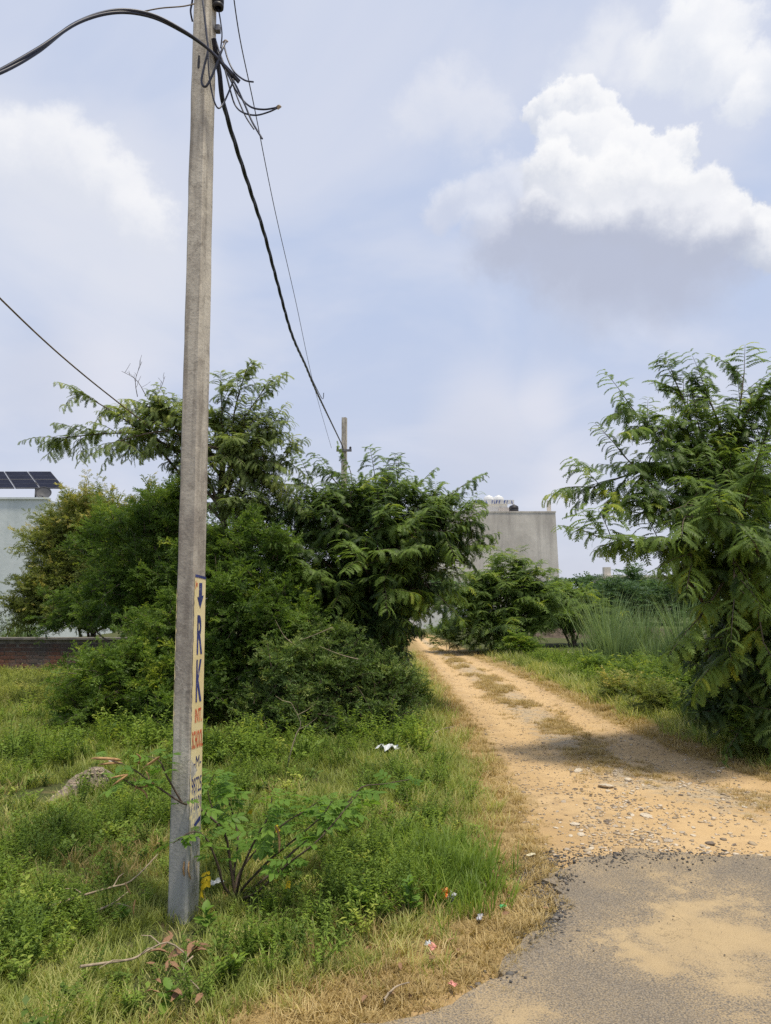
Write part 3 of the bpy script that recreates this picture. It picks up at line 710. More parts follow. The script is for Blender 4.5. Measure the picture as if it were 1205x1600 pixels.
cable('cable_tail', yplane([(345, 98, Yp + .05), (362, 128, Yp + .05), (372, 155, Yp + .04), (384, 182, Yp + .03), (397, 202, Yp + .02)]), 40, .0045, M_cable, 'thinner cut cable end beside the lowest hanging one', 'cable')
cable('cable_tail', yplane([(335, 6, Yp + .0), (341, 14, Yp), (345, 35, Yp), (347, 55, Yp), (345, 75, Yp)]), 40, .0045, M_cable, 'thin dark lead looping from insulator down into the cable tangle', 'cable')
cable('cable_tail', yplane([(304, -20, Yp - .02), (300, 5, Yp - .03), (298, 18, Yp - .03), (301, 34, Yp - .0)]), 30, .006, M_cable, 'short dark cable hugging the back corner of the pole head', 'cable')
for px, py, yy in ((435, 168, Yp - .1), (365, 124, Yp - .0), (352, 66, Yp)):
    c = P(px, py, yy); o = pyobj('cable_lug', [np.array(v) * s for s in (1,) for v in ((.02, 0, .004), (0, .01, .012), (-.02, 0, 0), (0, -.01, .01), (0, 0, -.014), (.008, .004, .02))], [(0, 1, 5), (1, 2, 5), (2, 3, 5), (3, 0, 5), (1, 0, 4), (2, 1, 4), (3, 2, 4), (0, 3, 4)], M_twig, None, c)
    tag(o, {435: 'frayed copper tip binding two cable ends together', 365: 'pale tape joint in the middle of the cable tangle', 352: 'frayed upper joint where cable loops meet beside the pole'}[px], 'cable joint')
cable('thin_wire', [P(362, -30, 4.1), P(375, 60, 4.4), P(398, 170, 5.2), P(430, 330, 7.0), P(462, 470, 9.6), P(490, 600, 13.0), P(518, 700, 17.1)], 80, .004, M_wire, 'hair-thin straight wire running beside the twisted cable to the far pole', 'wire')
cable('thin_wire', yplane([(215, 20, 3.62), (250, 13, 3.68), (285, 10, 3.76), (304, 6, 3.82)]), 30, .0035, M_rope, 'thin brownish wire joining the arching cable to the pole head', 'wire')
cable('service_wire', [P(-60, 405, 6.0), P(0, 466, 6.4), P(70, 533, 7.2), P(130, 585, 8.2), P(185, 629, 9.4), P(240, 672, 10.4), P(276, 702, 10.9)], 60, .0085, M_rope, 'tan insulated service wire slanting down into the tall feathery tree', 'wire')
cable('service_wire', [path[8], P(503, 622, 11.6), P(506, 614, 11.7)], 20, .006, M_cable, 'short stub of wire sticking up from the sagging twisted cable', 'wire')

# ------------------------------------------------------------------ foliage templates (unit length along +x)
def bend(xs, curv):
    a = -curv * xs; x = np.concatenate([[0], np.cumsum(np.cos(a[:-1]) * np.diff(xs))]); z = np.concatenate([[0], np.cumsum(np.sin(a[:-1]) * np.diff(xs))]); return x, z
def tpl_feather(curv, n=11, plen=.195, pw=.105, r=None):
    r = r or random.Random(1); V = []; Q = []
    s = np.linspace(0, 1, 24); bx, bz = bend(s, curv)
    def at(q): return np.interp(q, s, bx), np.interp(q, s, bz), -curv * q
    st = [at(q) for q in (0, .5, 1)]; wd = .012
    V += [(st[0][0], -wd, st[0][1]), (st[0][0], wd, st[0][1]), (st[1][0], 0, st[1][1]), (st[1][0], wd, st[1][1] + .01), (st[2][0], 0, st[2][1])]
    Q += [(0, 1, 2), (2, 3, 4)]
    for i in range(n):
        q = .10 + .88 * i / (n - 1); x, z, an = at(q); L = plen * (.55 + .6 * math.sin(math.pi * (.18 + .72 * q)))
        tx, tz = math.cos(an), math.sin(an)
        for sd in (-1, 1):
            be = R(58 + r.uniform(-8, 8)); dr = -.25 + r.uniform(-.15, .1)
            d = np.array([tx * math.cos(be), sd * math.sin(be), tz * math.cos(be) + dr]); d /= np.linalg.norm(d)
            w_ = np.array([tx, 0, tz]) * pw / 2; p = np.array([x, 0, z]); b = len(V)
            V += [tuple(p - w_), tuple(p + w_ + d * L * .12), tuple(p + d * L)]; Q.append((b, b + 1, b + 2))
    return np.array(V), np.array(Q)
def tpl_spray(n=9, r=None, ll=.30, lw=.10):
    r = r or random.Random(2); V = []; Q = []
    for i in range(n):
        q = .1 + .9 * i / n; p = np.array([q, 0, -.15 * q * q])
        for sd in (-1, 1):
            be = R(r.uniform(35, 75)); d = np.array([math.cos(be), sd * math.sin(be), r.uniform(-.5, .35)]); d /= np.linalg.norm(d)
            L = ll * r.uniform(.6, 1.1); s_ = nrm(np.array([r.uniform(.3, 1), 0, r.uniform(-.6, .6)])) * lw / 2; b = len(V)
            V += [tuple(p + d * L * .1 - s_), tuple(p + d * L * .3 + s_), tuple(p + d * L)]; Q.append((b, b + 1, b + 2))
    return np.array(V), np.array(Q)
def tpl_ovate(n=5, r=None, ll=.36, lw=.24):
    return tpl_spray(n, r, ll, lw)
FEA = [tpl_feather(c, 11, r=random.Random(i)) for i, c in enumerate((.8, 1.2, 1.6, 2.0))]
FEA_S = [tpl_feather(c, 6, .22, .15, r=random.Random(i)) for i, c in enumerate((.4, .9, 1.4))]
SPR = [tpl_spray(8, random.Random(i), .31, .17) for i in range(4)]
OVA = [tpl_ovate(5, random.Random(i + 9)) for i in range(4)]

class Fol:
    def __init__(s): s.p = []; s.d = []; s.u = []; s.s = []; s.t = []
    def add(s, p, d, u, sc, t): s.p.append(p); s.d.append(d); s.u.append(u); s.s.append(sc); s.t.append(t)
    def arr(s): return (np.concatenate(s.p), np.concatenate(s.d), np.concatenate(s.u), np.concatenate(s.s), np.concatenate(s.t))
def frames(d, u):
    x = nrm(d); y = nrm(np.cross(u, x)); z = np.cross(x, y); return np.stack([x, y, z], -1)
def build_crown(root, fol, tpls, mat, n_obj, leaf_name='leaf', crown_name='crown', centre=None):
    p, d, u, s, t = fol.arr(); base = np.array(root.location); M = frames(d, u); k = len(tpls); idx = rng.integers(0, k, len(p))
    if n_obj:
        c = p.mean(0) if centre is None else np.array(centre); sp = p.std(0) + .1
        vis = np.linalg.norm((p - c) / sp, axis=1) - .9 * (p[:, 1] - c[1]) / sp[1]
        order = np.argsort(-vis)[:n_obj]; single = np.zeros(len(p), bool); single[order] = True
        prot = [mesh_np(leaf_name, V, Q, mat, False, np.full(len(V), .55)) for V, Q in tpls]
        for i in order:
            o = bpy.data.objects.new(leaf_name, prot[idx[i]]); COL.objects.link(o); o.parent = root
            m3 = M[i] * s[i]; q = p[i] - base
            o.matrix_basis = Matrix(((m3[0, 0], m3[0, 1], m3[0, 2], q[0]), (m3[1, 0], m3[1, 1], m3[1, 2], q[1]), (m3[2, 0], m3[2, 1], m3[2, 2], q[2]), (0, 0, 0, 1)))
    else: single = np.zeros(len(p), bool)
    Vs, Qs, Ts, off = [], [], [], 0
    for j, (V, Q) in enumerate(tpls):
        sel = (idx == j) & ~single; n = sel.sum()
        if not n: continue
        W_ = np.einsum('nij,vj->nvi', M[sel] * s[sel][:, None, None], V) + (p[sel] - base)[:, None, :]
        Vs.append(W_.reshape(-1, 3)); Qs.append((Q[None] + (np.arange(n) * len(V))[:, None, None]).reshape(-1, Q.shape[1]) + off); off += n * len(V)
        Ts.append(np.repeat(t[sel], len(V)))
    me = mesh_np(crown_name, np.concatenate(Vs), np.concatenate(Qs), mat, False, np.concatenate(Ts))
    o = obj(crown_name, me, root); o['kind'] = 'stuff'; return o
def shoots(fol, start, dirs, L, droop, step, leaf, tint, rg, out=.85, fwd=.6, down=.0, dn=.15, un=.25, wood=None, twig_r=.006, zmin=.06):
    """arching shoots with two ranks of leaves; arrays of starts / directions / lengths"""
    n = len(start); K = max(4, int(np.max(L) / step)); s = np.linspace(.12, 1, K)
    dirs = nrm(dirs); grav = np.array([0, 0, -1.0])
    side = nrm(np.cross(dirs, np.array([0.01, 0.02, 1.0])))
    pts = start[:, None, :] + dirs[:, None, :] * (s[None, :, None] * L[:, None, None]) + grav * (droop * (s[None, :, None] ** 2) * L[:, None, None])
    tan = nrm(dirs[:, None, :] + grav * (2 * droop * s[None, :, None]))
    for sd in (-1, 1):
        d = tan * fwd + side[:, None, :] * sd * out + grav * down + rg.normal(0, dn, pts.shape)
        u = np.array([0, 0, 1.0]) + rg.normal(0, un, pts.shape) + tan * .2
        shf = rg.uniform(.62, 1.22, n)[:, None] if sd < 0 else shf
        sc = leaf * shf * (1.05 - .45 * s[None, :] ** 3) * rg.uniform(.75, 1.2, pts.shape[:2])
        tt = np.clip(tint[:, None] + .22 * (s[None, :] ** 4) + rg.normal(0, .17, pts.shape[:2]), 0, 1.2)
        ok = pts[..., 2] > zmin
        fol.add(pts[ok], d[ok], u[ok], sc[ok], tt[ok])
    if wood is not None:
        m_ = min(n, 200)
        for i in range(m_):
            q = np.concatenate([start[i:i + 1], pts[i]])[:: 2]
            if len(q) < 3: continue
            wood.add(*tube_np(q, np.linspace(twig_r, twig_r * .3, len(q)), 4))
def limb_shoots(fol, limb, n, L, rg, leaf, droop=.35, step=.05, spread=.8, t0=.3, upb=.25, tint=.35, wood=None, **kw):
    t = np.linspace(t0, 1, n) ** .9; idx = np.clip((t * (len(limb) - 1)), 0, len(limb) - 1.001); i0 = idx.astype(int); f = (idx - i0)[:, None]
    p = limb[i0] * (1 - f) + limb[i0 + 1] * f; tan = nrm(limb[np.minimum(i0 + 1, len(limb) - 1)] - limb[i0])
    d = tan + rg.normal(0, spread, p.shape) * (1 - .8 * (t[:, None] > .97)) + np.array([0, 0, upb])
    shoots(fol, p, d, L * rg.uniform(.65, 1.15, n), droop, step, leaf, np.clip(rg.normal(tint, .20, n) + .45 * (rg.random(n) < .06), 0, 1.1), rg, wood=wood, **kw)
def lobe_shoots(fol, lobe, n, L, rg, leaf, droop=.35, step=.05, tint=.3, rmin=.35, wood=None, upb=.3, **kw):
    c = np.array(lobe[:3]); r_ = np.array(lobe[3:6]); u = nrm(rg.normal(0, 1, (n, 3))); u[:, 2] = np.where(u[:, 2] < -.55, -u[:, 2], u[:, 2])
    ph = rg.uniform(0, 6.28, 4); cl = np.sin(u[:, 0] * 5.5 + ph[0]) * np.sin(u[:, 2] * 6 + ph[1]) + .7 * np.sin(u[:, 1] * 6.5 + u[:, 2] * 3 + ph[2]) * np.sin(u[:, 0] * 9 + ph[3])
    keep = cl + rg.normal(0, .35, n) > -.42; u = u[keep]; cl = cl[keep]; n = len(u)
    rad = (rmin ** 2 + (1 - rmin ** 2) * rg.random(n)) ** .5
    bump = 1 + .14 * cl + .10 * np.sin(u[:, 0] * 5 + u[:, 2] * 4 + c[0]) + .12 * np.sin(u[:, 1] * 7 - u[:, 2] * 6 + c[1])
    p = c + u * r_ * (rad * bump)[:, None] * .88; p[:, 2] = np.maximum(p[:, 2], .08)
    d = u * .95 + rg.normal(0, .45, u.shape) + np.array([0, 0, upb])
    tn = np.clip(rg.normal(tint, .15, n) + .4 * (rg.random(n) < .04) + .16 * (u[:, 2]) * rad + .14 * cl, 0, 1)  # tint by clump and height paints light and dark shading onto the leaves
    shoots(fol, p - nrm(d) * L * .4, d, L * rg.uniform(.6, 1.2, n), droop, step, leaf, tn, rg, wood=wood, **kw)

def make_tree(name, base, label, cat, hub, limbs, lobes, tpls, mat, leaf, L, n_limb, rg, n_obj=0, trunk_r=.06, droop=.35, step=.05, tint=.35, bark=None, stems=3, group=None, spread=.8, rmin=.35, fill_tint=.22, twigs=True, dl=1.4, df=1.65, crown_centre=None, **kw):
    bark = bark or M_bark; base = np.array([base[0], base[1], hz1(base[0], base[1])]); root = empty(name, base, label, cat, group)
    fol = Fol(); tw = Buf(); hub = [np.array(h, float) for h in hub]
    ctrl = [base + np.array([0, 0, -.15])] + [(base * (1 - f) + hub[0] * f) + rg.normal(0, .05, 3) for f in (.35, .7)] + [hub[0]] + hub[1:]
    tp = smooth_path(ctrl, 16); V, Q = tube_np(tp - base, np.linspace(trunk_r, trunk_r * .5, len(tp)), 9)
    obj('trunk', mesh_np('trunk', V, Q, bark, True), root)
    for k in range(stems - 1):
        a = rg.uniform(0, 6.28); e = base + np.array([math.cos(a) * .5, math.sin(a) * .5, 1.0]) * np.array([1, 1, hub[0][2] * .8]); q = smooth_path([base + np.array([.05 * math.cos(a), .05 * math.sin(a), -.1]), (base + e) / 2 + rg.normal(0, .08, 3), e], 10)
        V, Q = tube_np(q - base, np.linspace(trunk_r * .6, trunk_r * .2, 10), 7); obj('stem', mesh_np('stem', V, Q, bark, True), root)
    for lb in limbs:
        tip = np.array(lb[:3], float); n = int(lb[3]) if len(lb) > 3 else n_limb
        h0 = tp[rg.integers(8, 16)]; tip = tip - nrm(tip - h0) * L * .35; mid = h0 * .45 + tip * .55 + np.array([0, 0, .10 * np.linalg.norm(tip - h0)]) + rg.normal(0, .06, 3)
        q = smooth_path([h0, h0 * .75 + tip * .25 + rg.normal(0, .04, 3), mid, tip], 16)
        V, Q = tube_np(q - base, np.linspace(trunk_r * .38, .006, 16), 6); obj('branch', mesh_np('branch', V, Q, bark, True), root)
        limb_shoots(fol, q, int(n * dl), L, rg, leaf, droop, step, tint=tint, spread=spread, wood=tw if twigs else None, **kw)
    for lb in lobes:
        lobe_shoots(fol, lb[:6], int(lb[6] * df), L, rg, leaf, droop, step, tint=lb[7] if len(lb) > 7 else fill_tint, rmin=rmin, wood=tw if twigs else None, **kw)
        q = smooth_path([tp[6], tp[6] * .5 + np.array(lb[:3]) * .5 + rg.normal(0, .06, 3), np.array(lb[:3])], 10)
        V, Q = tube_np(q - base, np.linspace(trunk_r * .4, .01, 10), 6); obj('branch', mesh_np('branch', V, Q, bark, True), root)
    if tw.n:
        o = obj('twigs', mesh_np('twigs', np.concatenate(tw.V) - base, np.concatenate(tw.Q), bark), root); o['kind'] = 'stuff'
    build_crown(root, fol, tpls, mat, n_obj, centre=crown_centre); return root

def L3(px, py, Y, *r): return tuple(P(px, py, Y)) + r
rg = np.random.default_rng(11)
# tall feathery tree behind the pole
b_ = P(360, 1120, 10.6)
make_tree('feathery_tree', b_, 'tall slender feathery-leaved tree with a long side branch, behind the lettered pole', 'tree',
    [P(352, 840, 10.6), P(345, 770, 10.6), P(352, 700, 10.5)],
    [L3(75, 682, 10.2, 13), L3(110, 600, 10.4, 11), L3(160, 690, 10.0, 9), L3(175, 640, 10.4, 9), L3(215, 625, 10.6, 9), L3(250, 620, 10.4, 9), L3(285, 640, 10.2, 10),
     L3(345, 590, 10.6, 9), L3(385, 572, 10.7, 10), L3(420, 590, 10.6, 10), L3(438, 640, 10.4, 9), L3(462, 690, 10.4, 10), L3(430, 720, 10.2, 10), L3(395, 660, 10.3, 10), L3(380, 720, 10.2, 10), L3(300, 690, 10.6, 8), L3(450, 770, 10.2, 9), L3(330, 640, 10.9, 9), L3(400, 800, 10.1, 9)],
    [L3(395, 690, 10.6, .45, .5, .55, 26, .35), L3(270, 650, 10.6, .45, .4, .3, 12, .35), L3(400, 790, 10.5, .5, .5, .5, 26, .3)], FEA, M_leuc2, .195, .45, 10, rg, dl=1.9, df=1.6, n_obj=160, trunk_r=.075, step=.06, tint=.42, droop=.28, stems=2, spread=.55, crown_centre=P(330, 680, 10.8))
# the pruned bare twigs above it
for i, (px, py) in enumerate(((222, 565), (190, 580), (258, 588))):
    p0 = P(215 + i * 14, 620, 10.5); p1 = P(px, py, 10.5)
    bt = empty('bare_twig', p0, ('thin leafless twig poking highest above the side branch', 'leafless forked twig beside the tan service wire', 'leafless twig close to the pole above feathery leaves')[i], 'twig')
    q = smooth_path([p0 - p0, (p1 - p0) * .5 + rg.normal(0, .03, 3), p1 - p0], 8); V, Q = tube_np(q, np.linspace(.006, .0025, 8), 5); obj('stem', mesh_np('stem', V, Q, M_bark2), bt)
    for k in range(5):
        s0 = q[2 + k]; e = s0 + np.array([rg.normal(0, .08), rg.normal(0, .05), rg.uniform(.06, .15)]); V, Q = tube_np(np.array([s0, (s0 + e) / 2 + rg.normal(0, .01, 3), e]), [.003, .0025, .002], 4); obj('side_twig', mesh_np('side_twig', V, Q, M_bark2), bt)

# middle feathery bush-tree at the track edge
b_ = P(590, 1075, 10.9)
make_tree('feathery_tree', b_, 'broad dense feathery tree overhanging the dirt track below the far pole', 'tree',
    [P(585, 930, 10.9), P(590, 860, 10.9)],
    [L3(450, 790, 10.6), L3(480, 745, 10.9), L3(510, 730, 10.6), L3(545, 718, 11.0), L3(585, 722, 11.0), L3(625, 725, 11.1), L3(660, 745, 10.9), L3(690, 770, 10.7), L3(725, 752, 11.0, 12), L3(742, 800, 10.9, 11), L3(745, 850, 10.6, 10), L3(715, 820, 10.4, 10),
     L3(700, 900, 10.3, 9), L3(690, 930, 10.2, 9), L3(618, 985, 10.2, 9), L3(555, 860, 9.5, 9), L3(455, 840, 9.7, 9), L3(600, 800, 9.8, 10), L3(520, 800, 9.8, 10), L3(640, 860, 9.6, 9), L3(480, 900, 9.6, 9), L3(660, 810, 10.0, 10), L3(600, 930, 9.6, 9), L3(598, 1015, 9.9, 9)],
    [L3(590, 830, 10.9, 1.15, .9, .85, 110, .30), L3(560, 930, 10.8, 1.0, .9, .7, 90, .18), L3(640, 900, 10.8, .65, .8, .75, 60, .22), L3(570, 1010, 10.6, .58, .6, .42, 120, .05), L3(545, 960, 10.8, .8, .6, .5, 110, .05), L3(605, 955, 10.9, .5, .6, .5, 90, .08), L3(505, 830, 10.6, .85, .7, .75, 80, .32), L3(690, 825, 10.8, .6, .6, .55, 50, .35), L3(480, 920, 10.3, .7, .6, .6, 60, .2)],  # low tint on the bottom lobes paints dark interior shade into the leaf colour
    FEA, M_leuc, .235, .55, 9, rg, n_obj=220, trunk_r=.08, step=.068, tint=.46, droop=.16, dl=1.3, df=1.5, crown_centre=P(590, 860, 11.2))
# right feathery tree
b_ = G(1165, 1165)
make_tree('feathery_tree', b_, 'large dark feathery tree with arching sprays on the far verge of the track', 'tree',
    [P(1150, 950, 8.4), P(1140, 830, 8.4), P(1125, 740, 8.4)],
    [L3(972, 612, 8.0, 14), L3(958, 690, 7.8, 12), L3(1000, 660, 7.9, 11), L3(1048, 570, 8.3, 15), L3(1100, 590, 8.2, 13), L3(1085, 640, 8.0, 11), L3(1165, 560, 8.6, 13), L3(1195, 600, 8.2, 12), L3(1235, 545, 8.6, 12), L3(1290, 640, 8.5, 12), L3(1250, 690, 8.0, 12),
     L3(892, 768, 7.8, 15), L3(910, 825, 7.5, 14), L3(960, 785, 7.6, 10), L3(985, 835, 7.3, 10), L3(1010, 760, 7.5, 11), L3(1040, 700, 7.8, 12), L3(1060, 820, 7.0, 11), L3(1075, 900, 7.2, 9), L3(1120, 780, 7.0, 12), L3(1180, 720, 7.3, 12),
     L3(1190, 850, 6.8, 12), L3(1150, 950, 6.9, 11), L3(1230, 900, 6.9, 11), L3(1085, 985, 7.2, 10), L3(1120, 1040, 7.3, 10), L3(1200, 1030, 7.1, 10), L3(1290, 800, 7.4, 11), L3(1330, 720, 8.4, 11), L3(1330, 900, 8.0, 11), L3(1150, 690, 9.0, 10), L3(1230, 800, 9.2, 10)],
    [L3(1140, 880, 8.3, .75, .8, .75, 70, .2), L3(1160, 1010, 8.1, .58, .75, .6, 130, .04), L3(1120, 760, 8.2, .6, .6, .5, 40, .3), L3(1190, 1110, 7.8, .55, .6, .4, 110, .03), L3(1260, 950, 8.4, .8, .8, .9, 60, .15)],  # lower lobes tinted darkest: underside shade of the crown put into leaf colour
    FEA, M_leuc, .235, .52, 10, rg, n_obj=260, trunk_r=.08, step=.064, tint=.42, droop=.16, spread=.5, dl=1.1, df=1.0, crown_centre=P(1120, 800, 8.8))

# fine-leaved shrubs
make_tree('acacia_shrub', P(150, 985, 17.4) * np.array([1, 1, 0]), 'yellowish thorny acacia shrub growing behind the brick wall', 'shrub', [P(150, 900, 17.4)], [],
    [L3(110, 850, 17.4, 1.0, .9, .9, 150, .62), L3(150, 815, 17.2, .9, .9, .65, 120, .75), L3(70, 940, 17.2, .7, .7, .55, 80, .45), L3(190, 900, 17.3, 1.2, 1, .9, 150, .3), L3(250, 830, 17.6, 1.0, .9, 1.0, 150, .42), L3(300, 900, 17.5, .9, .9, 1.2, 110, .25), L3(80, 955, 16.9, .9, .5, .75, 150, .4), L3(110, 905, 17.0, .9, .5, .5, 90, .5), L3(150, 950, 16.8, 1.0, .5, .8, 160, .28), L3(240, 950, 16.8, 1.2, .5, .9, 180, .22)],
    SPR, M_acac, .22, .85, 0, rg, dn=.5, un=.9, step=.10, tint=.5, droop=.1, upb=.5, out=.8, fwd=.6, down=.0, trunk_r=.08)
make_tree('prosopis_shrub', (P(230, 1180, 9.3) * np.array([1, 1, 0])), 'bright green fine-leaved shrub spreading in front of the brick wall', 'shrub', [P(235, 1080, 9.4)], [],
    [L3(200, 1060, 9.4, .85, .7, .42, 150, .42), L3(140, 1110, 9.3, .5, .5, .30, 70, .45), L3(260, 1000, 9.8, .75, .7, .55, 130, .30), L3(250, 1120, 9.0, .55, .5, .40, 90, .28), L3(310, 1080, 9.2, .6, .6, .55, 110, .2)],
    SPR, M_pros, .15, .42, 0, rg, dn=.5, un=.9, step=.07, tint=.4, droop=.2, out=.8, fwd=.55, down=.05, trunk_r=.04)
make_tree('prosopis_shrub', (P(330, 1160, 9.9) * np.array([1, 1, 0])), 'deep green fine-leaved thicket standing right behind the lettered pole', 'shrub', [P(330, 1000, 9.9)], [],
    [L3(240, 850, 11.2, .95, .8, .75, 150, .36), L3(215, 930, 11.0, .8, .8, .6, 120, .22), L3(330, 900, 10.4, .8, .7, .7, 140, .28), L3(410, 880, 10.0, .65, .6, .6, 110, .30), L3(390, 960, 9.5, .75, .6, .6, 150, .36), L3(350, 1060, 9.5, .7, .6, .55, 130, .2), L3(440, 980, 9.6, .6, .6, .5, 100, .32), L3(290, 800, 11.6, .7, .7, .5, 90, .42), L3(180, 850, 12.5, .8, .6, .8, 110, .4), L3(170, 950, 12.0, .8, .6, .6, 90, .25), L3(120, 960, 13.0, .7, .5, .5, 70, .35)],
    SPR, M_pros, .165, .45, 0, rg, dn=.5, un=.9, step=.07, tint=.35, droop=.2, out=.8, fwd=.55, down=.05, trunk_r=.05)
make_tree('scrub_bush', (P(520, 1170, 8.9) * np.array([1, 1, 0])), 'low dark small-leaved scrub bush with bare twigs by the track verge', 'shrub', [P(520, 1120, 8.9)], [],
    [L3(450, 1070, 8.9, .65, .5, .58, 130, .30), L3(530, 1070, 9.0, .65, .5, .55, 130, .28), L3(600, 1080, 9.1, .5, .5, .48, 95, .25), L3(480, 1130, 8.6, .6, .5, .32, 80, .2), L3(500, 1010, 9.2, .6, .4, .35, 70, .35), L3(590, 1130, 8.8, .5, .4, .3, 65, .22), L3(410, 1130, 8.8, .45, .4, .4, 60, .2)],
    OVA, M_dark, .125, .38, 0, rg, dn=.5, un=.9, step=.065, tint=.3, droop=.15, out=.8, fwd=.6, down=.0, trunk_r=.03, bark=M_bark2)
for i, (ax, ay, bx_, by_, yy) in enumerate(((430, 968, 462, 1008, 8.6), (470, 1000, 520, 980, 8.5), (500, 1010, 560, 1030, 8.4))):
    p0 = P(bx_, by_, yy); p1 = P(ax, ay, yy); q = smooth_path([p0, (p0 + p1) / 2 + rg.normal(0, .03, 3), p1], 8)
    V, Q = tube_np(q - p0, np.linspace(.0055, .002, 8), 5)
    tag(obj('bare_twig', mesh_np('bare_twig', V, Q, M_twig), None, p0), ('grey bare twig slanting up out of the scrub bush top', 'pale bare twig lying along the scrub bush crest', 'pale bare twig curving over the scrub bush side')[i], 'twig')

# bushes further along the track, right side
make_tree('feathery_tree', (P(775, 1020, 23.5) * np.array([1, 1, 0])), 'feathery bush-tree before the cement building, beside the track', 'tree', [P(780, 940, 23.5)],
    [L3(812, 862, 23, 9), L3(770, 865, 23, 8), L3(845, 880, 23, 8), L3(740, 880, 22.8, 8), L3(862, 890, 23, 8), L3(720, 910, 22.6, 7), L3(800, 900, 22.4, 8)],
    [L3(780, 930, 23.5, 1.5, 1.2, 1.3, 150, .28), L3(735, 960, 23.2, .9, 1, .9, 90, .2), L3(840, 950, 23.2, .9, 1, 1.1, 90, .28), L3(790, 985, 22.9, 1.3, 1, .7, 100, .2)],
    FEA_S, M_leuc, .36, .8, 8, rg, step=.12, tint=.42, trunk_r=.09, twigs=False)
make_tree('feathery_tree', (P(895, 1000, 27) * np.array([1, 1, 0])), 'smaller feathery bush between the cement building and the tall grass', 'tree', [P(890, 960, 27)], [],
    [L3(885, 945, 27, 1.2, 1.2, .95, 130, .33), L3(920, 960, 27.5, 1.0, 1, .75, 90, .28), L3(860, 960, 26.5, .9, 1, .8, 80, .3)], FEA_S, M_leuc, .38, .8, 0, rg, step=.13, tint=.4, trunk_r=.08, twigs=False)
fl = [(905, 915, 52, 2.6, 1.9), (950, 922, 50, 2.6, 1.6), (990, 905, 55, 2.2, 2.2), (1040, 915, 50, 3, 2.2), (1110, 905, 52, 3.4, 2.6), (865, 925, 55, 2.2, 1.6), (690, 930, 50, 2.5, 2.2), (1190, 900, 55, 4, 3), (640, 925, 62, 3, 2.6), (1300, 890, 60, 5, 3.5)]
for i, (px, py, yy, rx, rz) in enumerate(fl):
    c = P(px, py, yy)
    make_tree('distant_tree', (c[0], c[1], 0), ('distant rounded green tree right of the cement building foot', 'distant low green tree below the low flat roof', 'distant paler tree covering the end of the low flat roof', 'distant tree behind the tall grass clump', 'distant tall tree behind the large feathery tree', 'distant small tree at the cement building corner', 'distant tree before the cement building beyond the bend', 'distant broad tree behind the large feathery tree trunk', 'distant dense tree closing the bend of the track', 'distant wide tree beyond the frame of the large feathery tree')[i], 'tree',
        [(c[0], c[1], c[2] * .7)], [], [(c[0], c[1], max(c[2] - rz * .5, rz * .6), rx, rx * .8, rz, 150, .3), (c[0] + rx * .5, c[1] - .4, max(c[2] - rz, rz * .4), rx * .7, rx * .6, rz * .7, 70, .25)], OVA, M_far, .62, 1.2, 0, rg, step=.40, tint=.35, trunk_r=.12, twigs=False, stems=1, group='trees on the horizon')

# small verge shrubs, right side
vs_ = [(810, 1020, 21, .5, .42, 'small round dark green shrub at the verge near the bend'), (935, 1052, 15.2, .35, .28, 'small low shrub beside the rubble on the verge'), (1000, 1080, 13.0, .55, .40, 'leafy light green shrub at the foot of the tall grass clump'), (1060, 1085, 11.6, .6, .42, 'leafy green shrub next to the large feathery tree base'),
       (1195, 1150, 7.7, .45, .30, 'low dark shrub under the large feathery tree'), (1020, 1120, 10.6, .45, .28, 'thin weedy shrub at the verge before the feathery tree'), (700, 1000, 24, .8, .55, 'bushy shrub across the track from the overhanging tree'), (628, 1075, 11.2, .36, .32, 'leafy shrub under the overhanging tree at the track edge'), (965, 1100, 12.0, .35, .25, 'small thin shrub on the grassy verge above the ruts')]
for i, (px, py, yy, r_, h_, lb) in enumerate(vs_):
    c = P(px, py, yy); z = max(h_ * .8, .2)
    make_tree('verge_shrub', (c[0], c[1], 0), lb, 'shrub', [(c[0], c[1], z)], [], [(c[0], c[1], z, r_, r_ * .8, h_, 60, .45), (c[0] + r_ * .6, c[1] - .1, z * .8, r_ * .7, r_ * .6, h_ * .7, 35, .4)], OVA if i % 2 else SPR, M_pros if i in (0, 4, 6, 7) else M_acac if i in (5, 8) else M_leuc, .11 if yy < 14 else .2, .3, 0, rg, step=.07 if yy < 14 else .12, tint=.5, trunk_r=.015, stems=3, twigs=False, droop=.1)

# tall grass clump
def reed_clump(name, c, n, h, spread, label):
    root = empty(name, c, label, 'grass clump'); B = Buf(); T_ = []
    for i in range(n):
        a = rg.uniform(0, 6.28); r0 = abs(rg.normal(0, .12)) * spread; kk = int(rg.integers(0, 9)); p = np.array([math.cos(a) * r0 + math.sin(kk * 2.1) * .42 * spread, math.sin(a) * r0 * .6 + math.cos(kk * 3.3) * .25 * spread, 0]); hh = h * rg.uniform(.5, 1.12) * (.72 + .28 * math.sin(kk * 5.7)); ln = np.array([math.cos(a), math.sin(a), 0]) * hh * rg.uniform(.05, .45)
        q = np.array([p + ln * s ** 1.7 + np.array([0, 0, hh * (s - .12 * s ** 3)]) for s in np.linspace(0, 1, 6)]); sd = np.array([-math.sin(a + rg.normal(0, .8)), math.cos(a), 0]) * .009 * rg.uniform(.6, 1.3)
        wv_ = np.array([1, .9, .75, .5, .25, .03])[:, None]; V = np.concatenate([q - sd * wv_, q + sd * wv_]); Q = [(k, k + 1, 7 + k, 6 + k) for k in range(5)]; B.add(V, Q); T_.append(np.full(12, rg.uniform(0, 1)))
    me = mesh_np('blades', np.concatenate(B.V), np.concatenate(B.Q), M_reed, False, np.concatenate(T_)); o = obj('blades', me, root); o['kind'] = 'stuff'
